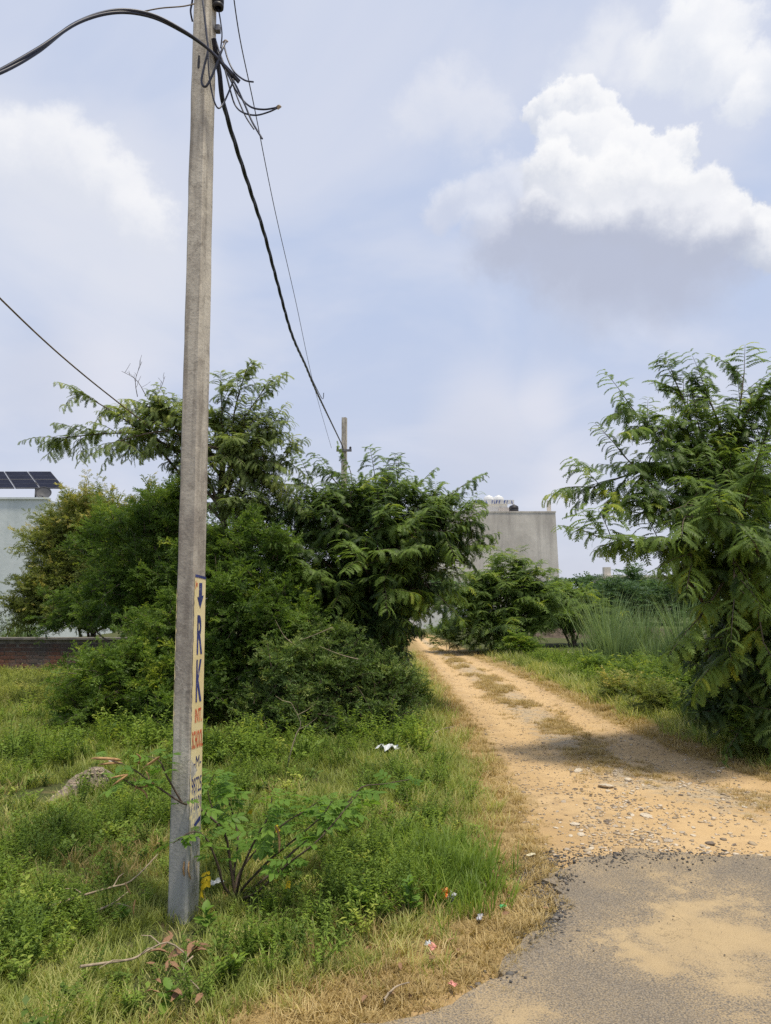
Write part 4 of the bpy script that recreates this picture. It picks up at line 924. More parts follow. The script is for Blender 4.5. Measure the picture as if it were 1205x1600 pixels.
c = G(1010, 1050); reed_clump('tall_grass', (c[0], c[1], 0), 3600, 2.1, 2.2, 'tall clump of thin blue-green grass behind the verge shrubs')
c = P(15, 985, 19); reed_clump('tall_grass', (c[0], c[1], .45), 700, 1.3, 1.4, 'tall pale grass clump on the bank against the pale house')

# ------------------------------------------------------------------ low vegetation (countless): instanced stuff
def proto_mesh(name, V, Q, mat): return mesh_np(name, V, Q, mat)
def grass_tuft(n, h, spread, wd, r, lean=.5):
    B = Buf()
    for i in range(n):
        a = r.uniform(0, 6.28); r0 = spread * r.random() ** .5; p = np.array([math.cos(a) * r0, math.sin(a) * r0, -.01]); hh = h * r.uniform(.45, 1.1); b = a + r.uniform(-1, 1); ln = np.array([math.cos(b), math.sin(b), 0]) * hh * r.uniform(.15, lean * 1.8)
        q = np.array([p + ln * s ** 1.6 + np.array([0, 0, hh * (s - .3 * s ** 2.5)]) for s in (0, .35, .7, 1)]); sd = np.array([-math.sin(b), math.cos(b), 0]) * wd * r.uniform(.6, 1.3); wv_ = np.array([1, .85, .55, .05])[:, None]
        B.add(np.concatenate([q - sd * wv_, q + sd * wv_]), [(k, k + 1, 5 + k, 4 + k) for k in range(3)])
    return np.concatenate(B.V), np.concatenate(B.Q)
def weed_plant(nst, h, leafl, leafw, r, nl=7):
    B = Buf()
    for i in range(nst):
        a = r.uniform(0, 6.28); ln = np.array([math.cos(a), math.sin(a), 0]) * h * r.uniform(.1, .6); top = ln + np.array([0, 0, h * r.uniform(.6, 1.1)])
        V, Q = tube_np(np.array([[0, 0, -.01], top * .5 + np.array([0, 0, .02]), top]), [.003, .002, .001], 4); B.add(V, Q)
        for k in range(nl):
            s = .2 + .8 * (k + 1) / nl; p = top * s; b = r.uniform(0, 6.28); d = nrm(np.array([math.cos(b), math.sin(b), r.uniform(-.15, .6)])); sd = nrm(np.cross(d, [0, 0, 1.0])); L = leafl * r.uniform(.6, 1.2); n_ = np.cross(sd, d) * L * .12
            B.add(np.array([p, p + d * L * .45 - sd * leafw * L + n_, p + d * L, p + d * L * .45 + sd * leafw * L + n_]), [(0, 1, 2, 3)])
    return np.concatenate(B.V), np.concatenate(B.Q)
def node_group_scatter(coll):
    ng = bpy.data.node_groups.new('scatter_' + coll.name, 'GeometryNodeTree'); ng.interface.new_socket('Geometry', in_out='INPUT', socket_type='NodeSocketGeometry'); ng.interface.new_socket('Geometry', in_out='OUTPUT', socket_type='NodeSocketGeometry')
    N_ = ng.nodes; gi = N_.new('NodeGroupInput'); go = N_.new('NodeGroupOutput'); iop = N_.new('GeometryNodeInstanceOnPoints'); ci = N_.new('GeometryNodeCollectionInfo'); ci.inputs['Collection'].default_value = coll; ci.inputs['Separate Children'].default_value = True; ci.inputs['Reset Children'].default_value = True
    def na(nm, ty): n = N_.new('GeometryNodeInputNamedAttribute'); n.data_type = ty; n.inputs['Name'].default_value = nm; return n.outputs['Attribute']
    e2r = N_.new('FunctionNodeEulerToRotation'); ng.links.new(na('rot', 'FLOAT_VECTOR'), e2r.inputs[0])
    ng.links.new(gi.outputs[0], iop.inputs['Points']); ng.links.new(ci.outputs[0], iop.inputs['Instance']); iop.inputs['Pick Instance'].default_value = True
    ng.links.new(na('idx', 'INT'), iop.inputs['Instance Index']); ng.links.new(e2r.outputs[0], iop.inputs['Rotation']); ng.links.new(na('scl', 'FLOAT_VECTOR'), iop.inputs['Scale']); ng.links.new(iop.outputs[0], go.inputs[0]); return ng
def scatter(name, label, cat, protos, mat, x, y, scl, tint, z=None, flatz=None, tilt=.15):
    coll = bpy.data.collections.new('proto_' + name)
    for i, (V, Q) in enumerate(protos):
        o = bpy.data.objects.new('p%02d_%s' % (i, name), proto_mesh('p%02d_%s' % (i, name), V, Q, mat)); coll.objects.link(o)
    n = len(x); zz = hgt(x, y) if z is None else z
    me = bpy.data.meshes.new(name); me.vertices.add(n); me.vertices.foreach_set('co', np.stack([x, y, zz], -1).astype(np.float32).ravel())
    def at(nm, ty, key, arr): a = me.attributes.new(nm, ty, 'POINT'); a.data.foreach_set(key, np.ascontiguousarray(arr, np.float32 if ty != 'INT' else np.int32).ravel())
    rot = np.stack([rg.normal(0, tilt, n), rg.normal(0, tilt, n), rg.uniform(0, 6.28, n)], -1)
    at('rot', 'FLOAT_VECTOR', 'vector', rot); sc3 = np.repeat(scl[:, None], 3, 1)
    if flatz is not None: sc3[:, 2] *= flatz
    at('scl', 'FLOAT_VECTOR', 'vector', sc3); at('idx', 'INT', 'value', rg.integers(0, len(protos), n)); at('tint', 'FLOAT', 'value', tint)
    me.materials.append(mat); o = obj(name, me); md_ = o.modifiers.new('scatter', 'NODES'); md_.node_group = node_group_scatter(coll); return tag(o, label, cat, kind='stuff')
g = (G(85, 1262) + G(190, 1232)) / 2; gl = G(80, 1265) - G(195, 1232); HEAP = g[:2]; HD = gl[:2] / np.linalg.norm(gl[:2])
def sample(n, x0, x1, y0, y1, dens):
    """density falls with distance so that the screen stays evenly filled"""
    yy = y0 * (y1 / y0) ** rg.random(n); hw = yy * .72 + 1.5; xx = rg.uniform(-1, 1, n) * hw
    k = (xx > x0) & (xx < x1); xx, yy = xx[k], yy[k]; d = bare_dist(xx, yy); q_ = np.stack([xx, yy], -1) - HEAP; pf = np.hypot(xx - POLE0[0], yy - POLE0[1] + .12); tw_ = G(262, 1552); tf = np.hypot(xx - tw_[0], yy - tw_[1]); k = (rg.random(len(xx)) < .3 + .7 * sstep(tf, .1, .35)) & (rg.random(len(xx)) < .15 + .85 * sstep(pf, .10, .32)) & (rg.random(len(xx)) < dens(xx, yy, d)) & ~((np.abs(q_ @ HD) < .55) & (np.abs(q_ @ np.array([-HD[1], HD[0]]) + .16) < .26)); return xx[k], yy[k], d[k]
def sstep(v, a, b): t = np.clip((v - a) / (b - a), 0, 1); return t * t * (3 - 2 * t)
rr_ = random.Random(4)
TG = [grass_tuft(16, .15, .05, .0030, rr_) for _ in range(5)]
TS = [grass_tuft(20, .07, .05, .0026, rr_, .7) for _ in range(4)]
TT = [grass_tuft(14, .29, .05, .0042, rr_, .3) for _ in range(4)]
WD = [weed_plant(5, .11, .032, .30, rr_, 9) for _ in range(4)] + [weed_plant(6, .08, .026, .38, rr_, 7) for _ in range(2)]
WF = [weed_plant(7, .22, .030, .16, rr_, 16) for _ in range(4)]
tp_c = G(690, 1385); patch = lambda x, y: np.exp(-(((x - tp_c[0]) / .42) ** 2 + ((y - tp_c[1] - .15) / .5) ** 2))
pn = lambda x, y: .5 + .5 * wob(x * .9 + 3, y * .9)
# green grass
x, y, d = sample(85000, -12, 1e9, 2.3, 22, lambda x, y, d: sstep(d + .25 * wob(x * 2, y * 2), .18, .62) * (.45 + .55 * pn(x, y)) * np.where(x > 1.5, .8, 1))
scl_ = rg.uniform(.55, 1.25, len(x)) * np.clip(y / 6.5, .75, 1.9) * (.75 + .5 * pn(x * 1.7, y * 1.3)); scatter('green_grass', 'short mixed green grass covering both verges', 'grass', TG, M_grass, x, y, scl_, np.clip(rg.normal(.55, .24, len(x)) + .35 * (1 - sstep(d, .3, 1.6)), 0, 1.1))
# dry grass
x, y, d = sample(80000, -6, 1e9, 2.3, 24, lambda x, y, d: (d > -.12) * (1 - sstep(d + .30 * wob(x * 2.2, y * 1.8), .22, .62)) * (.45 + .55 * sstep(wob(x * 3 + 1, y * 3), -.5, .3)) * sstep(d + .10 * wob(x * 6, y * 6), -.10, .06))
scatter('dry_grass', 'short straw-coloured dry grass fringing track and asphalt', 'grass', TS, M_dry, x, y, rg.uniform(.5, 1.25, len(x)) * np.clip(y / 7, .85, 1.8) * (.5 + .5 * sstep(d, -.08, .1)), np.clip(rg.normal(.45, .25, len(x)), 0, 1.1), z=np.where(in_poly(x, y, APc), rt - .004, hgt(x, y)))
# sparse dead grass tufts inside the lawn
x, y, d = sample(16000, -12, 1e9, 2.4, 18, lambda x, y, d: (d > .5) * sstep(wob(x * 1.3 + 5, y * 1.7), .0, .45) * .8)
scatter('dead_grass', 'dead brownish grass mixed through the green verge', 'grass', TG, M_dry, x, y, rg.uniform(.5, 1.0, len(x)), np.clip(rg.normal(.3, .2, len(x)), 0, 1))
# sparse grass between the ruts
n = 9000; y = 5.6 * (26 / 5.6) ** rg.random(n); cc_ = rg.normal(.52, .11, n); x = xl(y) + cc_ * (xr(y) - xl(y)); k = (wob(x * 2.1 + 2, y * 1.5) > .0) & (rg.random(n) < .65); x, y = x[k], y[k]
scatter('rut_grass', 'thin trampled grass growing between the wheel ruts', 'grass', TS, M_dry, x, y, rg.uniform(.35, .85, len(x)) * np.clip(y / 8, .9, 1.6), np.clip(rg.normal(.35, .3, len(x)), -.2, 1))
# lush tall patch
n = 520; x = tp_c[0] - .02 + rg.normal(0, .15, n); y = tp_c[1] + .15 + rg.normal(0, .24, n); k = bare_dist(x, y) > .22; x, y = x[k], y[k]
scatter('lush_grass', 'upright lush green grass patch between the shrub and dry verge', 'grass', TT, M_weed, x, y, rg.uniform(.5, 1.0, len(x)), np.clip(rg.normal(.55, .2, len(x)), 0, 1.0))
# tall verge grass near the track
x, y, d = sample(14000, -2.5, 6, 6.5, 26, lambda x, y, d: sstep(d, .25, .6) * (1 - sstep(d, 1.0, 1.8)) * .8)
scatter('verge_grass', 'taller grass lining both edges of the dirt track', 'grass', TT, M_grass, x, y, rg.uniform(.4, .95, len(x)) * np.clip(y / 10, .8, 1.5), np.clip(rg.normal(.45, .22, len(x)), 0, 1.1))
# broadleaf weeds and feathery weeds
x, y, d = sample(20000, -8, 1.2, 2.3, 12, lambda x, y, d: sstep(d, .4, .9) * sstep(wob(x * 1.6 + 9, y * 1.9 + 2), -.2, .4) * .5)
scatter('leafy_weeds', 'small broad-leaved weeds scattered through the grass', 'weeds', WD, M_weed, x, y, rg.uniform(.5, 1.2, len(x)), np.clip(rg.normal(.6, .24, len(x)), 0, 1.0))
x, y, d = sample(16000, -8, 1.0, 2.3, 10, lambda x, y, d: sstep(d, .4, .9) * sstep(wob(x * 1.2 + 4, y * 1.4 + 7), -.3, .3) * .75)
scatter('feathery_weeds', 'ankle-high grey-green feathery weeds around the pole foot', 'weeds', WF, M_weed, x, y, rg.uniform(.5, 1.1, len(x)), np.clip(rg.normal(.40, .24, len(x)), 0, 1.0))
n = 2500; x = rg.uniform(-9.5, -3.4, n); y = rg.uniform(10.5, 15.2, n)
scatter('yellow_weeds', 'yellow-green flowering weeds in front of the brick wall', 'weeds', WF, M_grass, x, y, rg.uniform(.7, 1.5, n), np.clip(rg.normal(.62, .2, n), 0, 1.1))
n = 1500; x = rg.uniform(-5.5, .4, n); y = 7.0 + rg.gamma(2, .45, n); k = (bare_dist(x, y) > .5) & (wob(x * 1.5, y * 1.2) + rg.normal(0, .25, n) > .12) & (np.hypot(x - G(607, 1210)[0], y - G(607, 1210)[1]) > .55); x, y = x[k], y[k]
scatter('tall_weeds', 'knee-high pale weeds at the foot of the bushes', 'weeds', WF + WD, M_weed, x, y, rg.uniform(.6, 2.0, len(x)), np.clip(rg.normal(.55, .3, len(x)), 0, 1.1))
n = 1500; x = rg.uniform(3.8, 9, n); y = rg.uniform(9.5, 20, n); k = bare_dist(x, y) > .7; x, y = x[k], y[k]
scatter('verge_weeds', 'knee-high green weeds on the far verge of the track', 'weeds', WF, M_weed, x, y, rg.uniform(.9, 2.0, len(x)), np.clip(rg.normal(.5, .2, len(x)), 0, 1.0))

# ------------------------------------------------------------------ stones, gravel
def stone_mesh(name, seed, flat, mat, sub=2):
    bm = bmesh.new(); bmesh.ops.create_icosphere(bm, subdivisions=sub, radius=.5); r = random.Random(seed); ax = [Vector((r.gauss(0, 1), r.gauss(0, 1), r.gauss(0, 1))).normalized() for _ in range(9)]
    for v in bm.verts:
        for q in ax:
            dd = v.co.dot(q)
            if dd > .36: v.co -= q * (dd - .36)
        v.co *= 1 + r.uniform(-.04, .04); v.co.z *= flat
    me = bpy.data.meshes.new(name); bm.to_mesh(me); bm.free(); me.materials.append(mat); return me
M_stp = simple('pale_stone', (.50, .43, .33), .95, .25, 12, bump=.3); M_std = simple('dark_stone', (.17, .135, .105), .95, .35, 14, bump=.3); M_stg = simple('grey_stone', (.37, .31, .24), .95, .25, 12, bump=.3)
M_tar = simple('tar_crumb', (.045, .043, .045), .85, .4, 20)
SP = [stone_mesh('stone_pale', i, .35, M_stp) for i in range(4)]; SD = [stone_mesh('stone_dark', 10 + i, .7, M_std) for i in range(3)]; SG = [stone_mesh('stone_grey', 20 + i, .5, M_stg) for i in range(4)]
def put_stone(x, y, s, me, label, group, rot=None):
    o = obj('stone', me, None, (x, y, hz1(x, y) + s * .06)); o.scale = (s * random.uniform(.8, 1.4), s * random.uniform(.7, 1.1), s * .75); o.rotation_euler = (random.gauss(0, .12), random.gauss(0, .12), random.uniform(0, 6.28)); return tag(o, label, 'stone', group)
for px, py, s, me, lb in ((946, 1228, .15, SP[0], 'largest flat pale stone on the dirt track'), (904, 1202, .12, SP[1], 'flat pale stone on the rut crest above the largest one'), (982, 1219, .08, SP[2], 'pale flat stone just beyond the largest one'), (1009, 1273, .10, SP[3], 'pale flat stone between the ruts near the asphalt'), (1110, 1315, .075, SD[0], 'biggest dark lump of stone just off the asphalt edge'), (1045, 1313, .065, SG[0], 'grey lump of stone at the broken asphalt edge'), (1147, 1315, .04, SD[1], 'small dark lump next to the biggest dark stone'), (947, 1283, .05, SD[2], 'dark rounded stone among gravel in the near rut'), (963, 1245, .045, SD[0], 'dark stone beside the largest flat pale stone'), (899, 1231, .04, SD[1], 'dark paired stone in the sandy wheel rut'), (908, 1231, .035, SD[2], 'smaller dark paired stone in the sandy wheel rut'), (1138, 1253, .04, SD[0], 'dark pebble alone on the smooth sand'), (1187, 1337, .05, SP[1], 'pale pebble at the end of the asphalt edge'), (908, 1305, .07, SP[2], 'pale stone sunk in the gravel near the asphalt'), (898, 1289, .085, SP[3], 'pale flat slab in the gravel of the near rut')):
    g = G(px, py); put_stone(g[0], g[1], s, me, lb, 'stones on the track')
for i in range(130):
    px = random.gauss(985, 95); py = random.uniform(1195, 1335); px -= (py - 1265) * .3 * 0
    if px < 860 or px > 1200: continue
    g = G(px, py)
    if in_poly(np.array([g[0]]), np.array([g[1]]), APc)[0]: continue
    k = random.random(); me, lb = (random.choice(SP), 'small pale stone among the gravel on the track') if k < .45 else (random.choice(SG), 'small grey stone among the gravel on the track') if k < .8 else (random.choice(SD), 'small dark stone among the gravel on the track')
    put_stone(g[0], g[1], random.uniform(.018, .05), me, lb, 'loose stones on the track')
def pebble_protos():
    out = []
    for i in range(4):
        me = stone_mesh('tmp', 40 + i, .38, None, 1); V = np.array([v.co[:] for v in me.vertices]); Q = np.array([[*p.vertices, p.vertices[2]] for p in me.polygons]); bpy.data.meshes.remove(me); out.append((V, Q[:, :3]))
    return out
PB_ = pebble_protos()
def pebmat(name, a, b, c):
    m, t = newmat(name); ti = t.attr('tint', 'INSTANCER'); cc = t.mix(t.mr(ti, 0, .5, smooth=False), a, b); cc = t.mix(t.mr(ti, .5, 1, smooth=False), cc, c); principled(t, cc, .9, spec=.2); return m
M_peb = pebmat('gravel_stone', (.20, .16, .12), (.38, .30, .20), (.56, .48, .38)); M_crumb = pebmat('asphalt_crumb', (.035, .034, .036), (.10, .095, .09), (.30, .25, .19))
n = 5000; px = rg.normal(980, 110, n); py = rg.uniform(1150, 1345, n); g = np.array([G(a, b)[:2] for a, b in zip(px, py)]); x, y = g[:, 0], g[:, 1]; k = (x > xl(y) - .1) & ~in_poly(x, y, APc) & (wob(x * 3, y * 3) + rg.normal(0, .3, n) > -.1); x, y = x[k], y[k]
scatter('gravel', 'fine gravel and stone chips between ruts and asphalt', 'gravel', PB_, M_peb, x, y, rg.gamma(1.6, .008, len(x)) + .005, rg.random(len(x)), z=hgt(x, y) + .003)
n = 4000; y = 6 * (26 / 6) ** rg.random(n); x = xl(y) + rg.random(n) * (xr(y) - xl(y))
scatter('track_grit', 'scattered grit and small clods on the dirt track', 'gravel', PB_, M_peb, x, y, rg.gamma(2, .006, n) + .004, rg.random(n) * .6, z=hgt(x, y) + .002)
cx_ = []; 
for (a, b, sa_, sb_, n) in ((835, 1365, 26, 12, 900), (850, 1345, 25, 8, 400), (858, 1440, 16, 14, 800), (866, 1400, 9, 30, 500), (845, 1410, 18, 20, 700), (830, 1460, 20, 10, 350), (930, 1342, 60, 9, 450), (1060, 1338, 70, 10, 450), (870, 1378, 14, 6, 250), (780, 1530, 30, 12, 40)):
    for _ in range(n):
        q = G(random.gauss(a, sa_), random.gauss(b, sb_)); cx_.append((q[0], q[1], 1.0 if b in (1410, 1400) else 0))
cx_ = np.array(cx_); x, y = cx_[:, 0], cx_[:, 1]; zi = np.where(in_poly(x, y, APc), rt + .003, hgt(x, y) + .003)
scatter('asphalt_crumbs', 'black crumbled asphalt chips along the broken road edge', 'gravel', PB_, M_crumb, x, y, rg.gamma(1.5, .0048, len(x)) + .0035, np.clip(rg.random(len(x)) * .75 + cx_[:, 2] * rg.random(len(x)) * .6, 0, 1), z=zi)
n = 900; x = rg.uniform(-1, 4, n); y = rg.uniform(2.5, 5, n); k = in_poly(x, y, APc); x, y = x[k], y[k]
scatter('road_grit', 'tiny loose grit lying on the asphalt', 'gravel', PB_, M_crumb, x, y, rg.gamma(2, .0018, len(x)) + .002, rg.random(len(x)), z=np.full(len(x), rt + .004))

n = 500; a_ = rg.normal(0, .2, n); b__ = rg.normal(0, .07, n); x = HEAP[0] + HD[0] * a_ - HD[1] * b__; y = HEAP[1] + HD[1] * a_ + HD[0] * b__
zz_ = .03 + .195 * (np.cos(np.clip(np.hypot(a_ / .5, b__ / .15), 0, 1) * np.pi) * .5 + .5) + .002
scatter('heap_grit', 'gravelly chips covering the low soil heap', 'gravel', PB_, M_peb, x, y, rg.gamma(1.6, .008, n) + .006, rg.random(n) * .8, z=zz_)
# rubble on the far verge
for i, (px, py, s) in enumerate(((905, 1035, .28), (918, 1038, .25), (940, 1034, .42), (955, 1036, .35), (972, 1037, .25), (930, 1042, .3), (948, 1043, .3), (892, 1030, .2), (965, 1044, .25))):
    g = G(px, py); o = put_stone(g[0], g[1], s, SP[i % 4], 'pale rubble block lying on the far grassy verge', 'rubble on the verge'); o.location.z += .12
# gritty soil heap left of the pole
g = (G(85, 1262) + G(190, 1232)) / 2; gl = G(80, 1265) - G(195, 1232)
hp = mound('soil_heap', (g[0], g[1], .03), .52, .16, .20, M_grit, rot=math.atan2(gl[1], gl[0]), noise=.3); tag(hp, 'low elongated heap of grey gritty soil in the grass', 'soil heap')
for i, (px, py, s) in enumerate(((172, 1226, .055), (155, 1233, .045), (168, 1246, .05))):
    q = G(px, py); o = put_stone(q[0], q[1], s, SP[i], ('pale chip on the top end of the gritty soil heap', 'pale chip halfway along the gritty soil heap', 'pale stone at the grass side of the gritty soil heap')[i], 'chips on the soil heap'); o.location.z = .20 - .03 * i

# ------------------------------------------------------------------ foreground senna shrub
def leaflet(L, wd, mat, name='leaf'):
    """pinnate leaf: three pairs of blunt leaflets, folded along the midrib, drooping"""
    B = Buf(); ra = np.array([[s, 0, -.12 * s * s] for s in np.linspace(0, 1, 5)]) * L; V, Q = tube_np(ra, .0016, 4); B.add(V, Q)
    for i, s in enumerate((.45, .72, 1.0)):
        p = np.array([s, 0, -.12 * s * s]) * L
        for sd in (-1, 1):
            ll = L * (.42 + .12 * i); be = R(62 - 14 * i); d = nrm(np.array([math.cos(be), sd * math.sin(be), -.25])); w_ = nrm(np.cross(d, [0, 0, 1.0])); up_v = np.cross(w_, d)
            rows = [(0, .05), (.25, .65), (.5, 1), (.8, .6), (1, .03)]; Vv = []
            for t, ww in rows:
                c = p + d * ll * t + np.array([0, 0, -.10 * ll * t * t]); Vv += [c - w_ * ll * wd * ww + up_v * ll * .05 * ww, c, c + w_ * ll * wd * ww + up_v * ll * .05 * ww]
            Q = []
            for k in range(4): Q += [(3 * k, 3 * k + 1, 3 * k + 4, 3 * k + 3), (3 * k + 1, 3 * k + 2, 3 * k + 5, 3 * k + 4)]
            B.add(np.array(Vv), Q)
    V = np.concatenate(B.V); return mesh_np(name, V, np.concatenate(B.Q), mat, True, np.full(len(V), .5))
sb0 = np.array([*G(368, 1412)[:2], 0]); sb0[2] = hz1(sb0[0], sb0[1])
senna = empty('senna_shrub', sb0, 'open leafy green shrub with dark stems and brown pods beside the pole', 'shrub')
LF = [leaflet(.11, .27, M_cass), leaflet(.085, .30, M_cass), leaflet(.13, .25, M_cass)]; LY_ = leaflet(.12, .3, M_yel, 'yellow_leaf')
Ys = sb0[1]
stems = [[(368, 1412, 0), (360, 1350, 0), (350, 1300, -.05), (310, 1262, -.12), (285, 1255, -.30), (240, 1225, -.38), (205, 1200, -.42), (165, 1185, -.45)],
         [(368, 1412, 0), (372, 1370, .05), (395, 1335, .1), (440, 1290, .12), (480, 1265, .15), (500, 1250, .15)],
         [(368, 1412, 0), (382, 1385, .0), (420, 1345, -.1), (450, 1320, -.15), (500, 1278, -.2), (520, 1250, -.2)],
         [(368, 1412, 0), (365, 1370, .1), (372, 1310, .2), (360, 1260, .25), (345, 1225, .25)],
         [(368, 1412, 0), (378, 1360, -.1), (400, 1310, -.15), (420, 1275, -.2), (425, 1245, -.2)],
         [(368, 1412, 0), (420, 1368, .1), (470, 1320, .2), (520, 1290, .25), (540, 1260, .3), (565, 1230, .35), (600, 1225, .4), (640, 1218, .45)],
         [(368, 1412, 0), (350, 1385, -.1), (340, 1350, -.15), (322, 1310, -.2), (300, 1300, -.28), (270, 1318, -.32)],
         [(368, 1412, 0), (400, 1395, -.15), (450, 1350, -.3), (500, 1310, -.35), (560, 1240, -.2)],
         [(350, 1300, -.05), (335, 1270, .05), (325, 1235, .1), (335, 1210, .1)],
         [(240, 1225, -.38), (215, 1230, -.4), (190, 1215, -.42)], [(285, 1255, -.30), (262, 1215, -.34), (250, 1190, -.36), (232, 1182, -.36)]]
tips = []
for k, st in enumerate(stems):
    q = smooth_path([P(a, b, Ys + c) if i else (sb0 if (a, b) == (368, 1412) else P(a, b, Ys + c)) for i, (a, b, c) in enumerate(st)], 22)
    V, Q = tube_np(q - sb0, np.linspace(.008 if len(st) > 4 else .005, .0025, 22), 6); obj('stem', mesh_np('stem', V, Q, M_bark2, True), senna)
    i0 = 9 if k < 8 else 4
    for i in range(i0, 22):
        for _ in range(4 if (k not in (0, 6, 9, 10)) else 2):
            if random.random() < (.28 if k in (0, 9, 10) else .34 if k == 5 and i > 13 else .62): tips.append((q[i], q[min(i + 1, 21)] - q[i - 1]))
for p, tn in tips:
    if p[2] < .1: continue
    a = random.uniform(0, 6.28); d = Vector((math.cos(a), math.sin(a), random.uniform(-.25, .45))).normalized()
    o = obj('leaf', random.choice(LF), senna, p - sb0); z = Vector((random.gauss(0, .3), random.gauss(0, .3) - .15, 1)).normalized(); y_ = z.cross(d).normalized(); z = d.cross(y_); s = random.uniform(.42, .9)
    o.matrix_basis = Matrix.Translation(Vector(p - sb0)) @ Matrix((d, y_, z)).transposed().to_4x4() @ Matrix.Scale(s, 4)
for px, py, yy, rx in ((322, 1352, -.22, 80), (318, 1365, -.22, 75), (395, 1262, 0, 40), (430, 1285, .1, 50), (452, 1372, -.3, 70)):
    o = obj('yellow_leaf', LY_, senna, P(px, py, Ys + yy) - sb0); o.rotation_euler = (random.gauss(0, .4), R(rx), random.uniform(0, 6.28)); o.scale = [.62 if px < 330 else .28] * 3; tag(o, 'withered yellow leaf')
def pod_mesh(): 
    q = np.array([[.13 * s, .025 * math.sin(s * 3.0), -.03 * s * s] for s in np.linspace(0, 1, 9)]); V, Q = tube_np(q, np.array([.002, .006, .0068, .0062, .007, .0064, .0066, .005, .001]), 6); return mesh_np('pod', V, Q, M_pod, True)
PODM = pod_mesh()
for ax, ay, bx_, by_ in ((190, 1188, 145, 1174), (192, 1192, 155, 1186), (215, 1195, 213, 1172), (224, 1200, 246, 1174), (205, 1207, 172, 1221), (202, 1210, 173, 1209), (210, 1230, 232, 1242), (222, 1230, 240, 1218), (208, 1215, 210, 1235), (228, 1205, 228, 1228), (205, 1398, 200, 1375), (212, 1405, 205, 1440), (430, 1290, 445, 1330), (290, 1340, 283, 1372), (296, 1345, 293, 1375)):
    p0 = P(ax, ay, Ys - .4 if ax < 300 and ay < 1300 else Ys - .25); p1 = P(bx_, by_, Ys - .45 if ax < 300 and ay < 1300 else Ys - .25); o = obj('pod', PODM, senna, p0 - sb0); dv = Vector(p1 - p0); o.rotation_euler = dv.to_track_quat('X', 'Z').to_euler(); o.scale = [max(dv.length / .135, .5)] * 3
# thin dry sapling stalk behind the shrub
q = smooth_path([G(455, 1215), P(450, 1195, 6.8), P(462, 1150, 6.8), P(470, 1130, 6.8), P(455, 1098, 6.75)], 14); q[0, 2] = 0
st = empty('dry_sapling', q[0], 'single pale dry stalk rising from the grass before the scrub bush', 'plant'); V, Q = tube_np(q - q[0], np.linspace(.007, .003, 14), 5); obj('stem', mesh_np('stem', V, Q, M_twig, True), st)
for i in (8, 11): V, Q = tube_np(np.array([q[i], q[i] + [.08, 0, .04], q[i] + [.16, 0, .10]]) - q[0], [.003, .002, .001], 4); obj('side_twig', mesh_np('side_twig', V, Q, M_twig), st)
V, Q = tube_np(np.array([q[13], q[13] + [-.08, 0, .02], q[13] + [-.14, 0, .06]]) - q[0], [.003, .002, .001], 4); obj('side_twig', mesh_np('side_twig', V, Q, M_twig), st)

# milkweed-like upright plant and rosette plants in the foreground
def rosette(px, py, h, n, L, wd, label, name='broadleaf_weed', mat=M_cass, tint=.6):
    g = G(px, py); g[2] = hz1(g[0], g[1]); root = empty(name, g, label, 'weed'); V, Q = tube_np(np.array([[0, 0, -.02], [.01, 0, h * .5], [0, .01, h]]), [.006, .005, .003], 6); obj('stem', mesh_np('stem', V, Q, M_cass, True, np.full(len(V), .4)), root)
    rows = [(0, .1), (.2, .7), (.5, 1), (.8, .7), (1, .06)]; Vv = []
    for t, ww in rows: Vv += [(t * L, -wd * L * ww, .05 * L * ww - .15 * L * t * t), (t * L, 0, -.15 * L * t * t), (t * L, wd * L * ww, .05 * L * ww - .15 * L * t * t)]
    Q = []
    for k in range(4): Q += [(3 * k, 3 * k + 1, 3 * k + 4, 3 * k + 3), (3 * k + 1, 3 * k + 2, 3 * k + 5, 3 * k + 4)]
    lm = mesh_np('leaf', np.array(Vv), np.array(Q), mat, True, np.full(15, tint))
    for i in range(n):
        o = obj('leaf', lm, root, (0, 0, h * (.25 + .75 * i / n))); o.rotation_euler = (random.gauss(0, .15), -R(random.uniform(5, 55)), i * 2.4 + random.gauss(0, .3)); o.scale = [random.uniform(.6, 1.1) * (1 - .4 * i / n)] * 3
rosette(640, 1445, .20, 14, .10, .28, 'upright grey-green broad-leaved weed beside the lush grass patch')
rosette(320, 1462, .12, 9, .09, .30, 'bright broad-leaved weed at the foot of the pole', tint=.8)
rosette(655, 1392, .10, 5, .07, .48, 'pale yellow-green round-leaved weed within the lush grass', tint=1.0)
rosette(265, 1590, .09, 10, .08, .35, 'bright leafy weed by the brown dead leaves', tint=.7)
rosette(450, 1390, .15, 8, .10, .35, 'dark broad-leaved weed under the leafy shrub', tint=.3)
rosette(190, 1450, .10, 9, .08, .38, 'broad-leaved weed among grass near the pole', tint=.6)
rosette(95, 1335, .07, 8, .07, .38, 'low weed in the open grass before the soil heap', tint=.6)
rosette(560, 1450, .14, 10, .09, .3, 'leafy weed between shrub and dry grass', tint=.65)

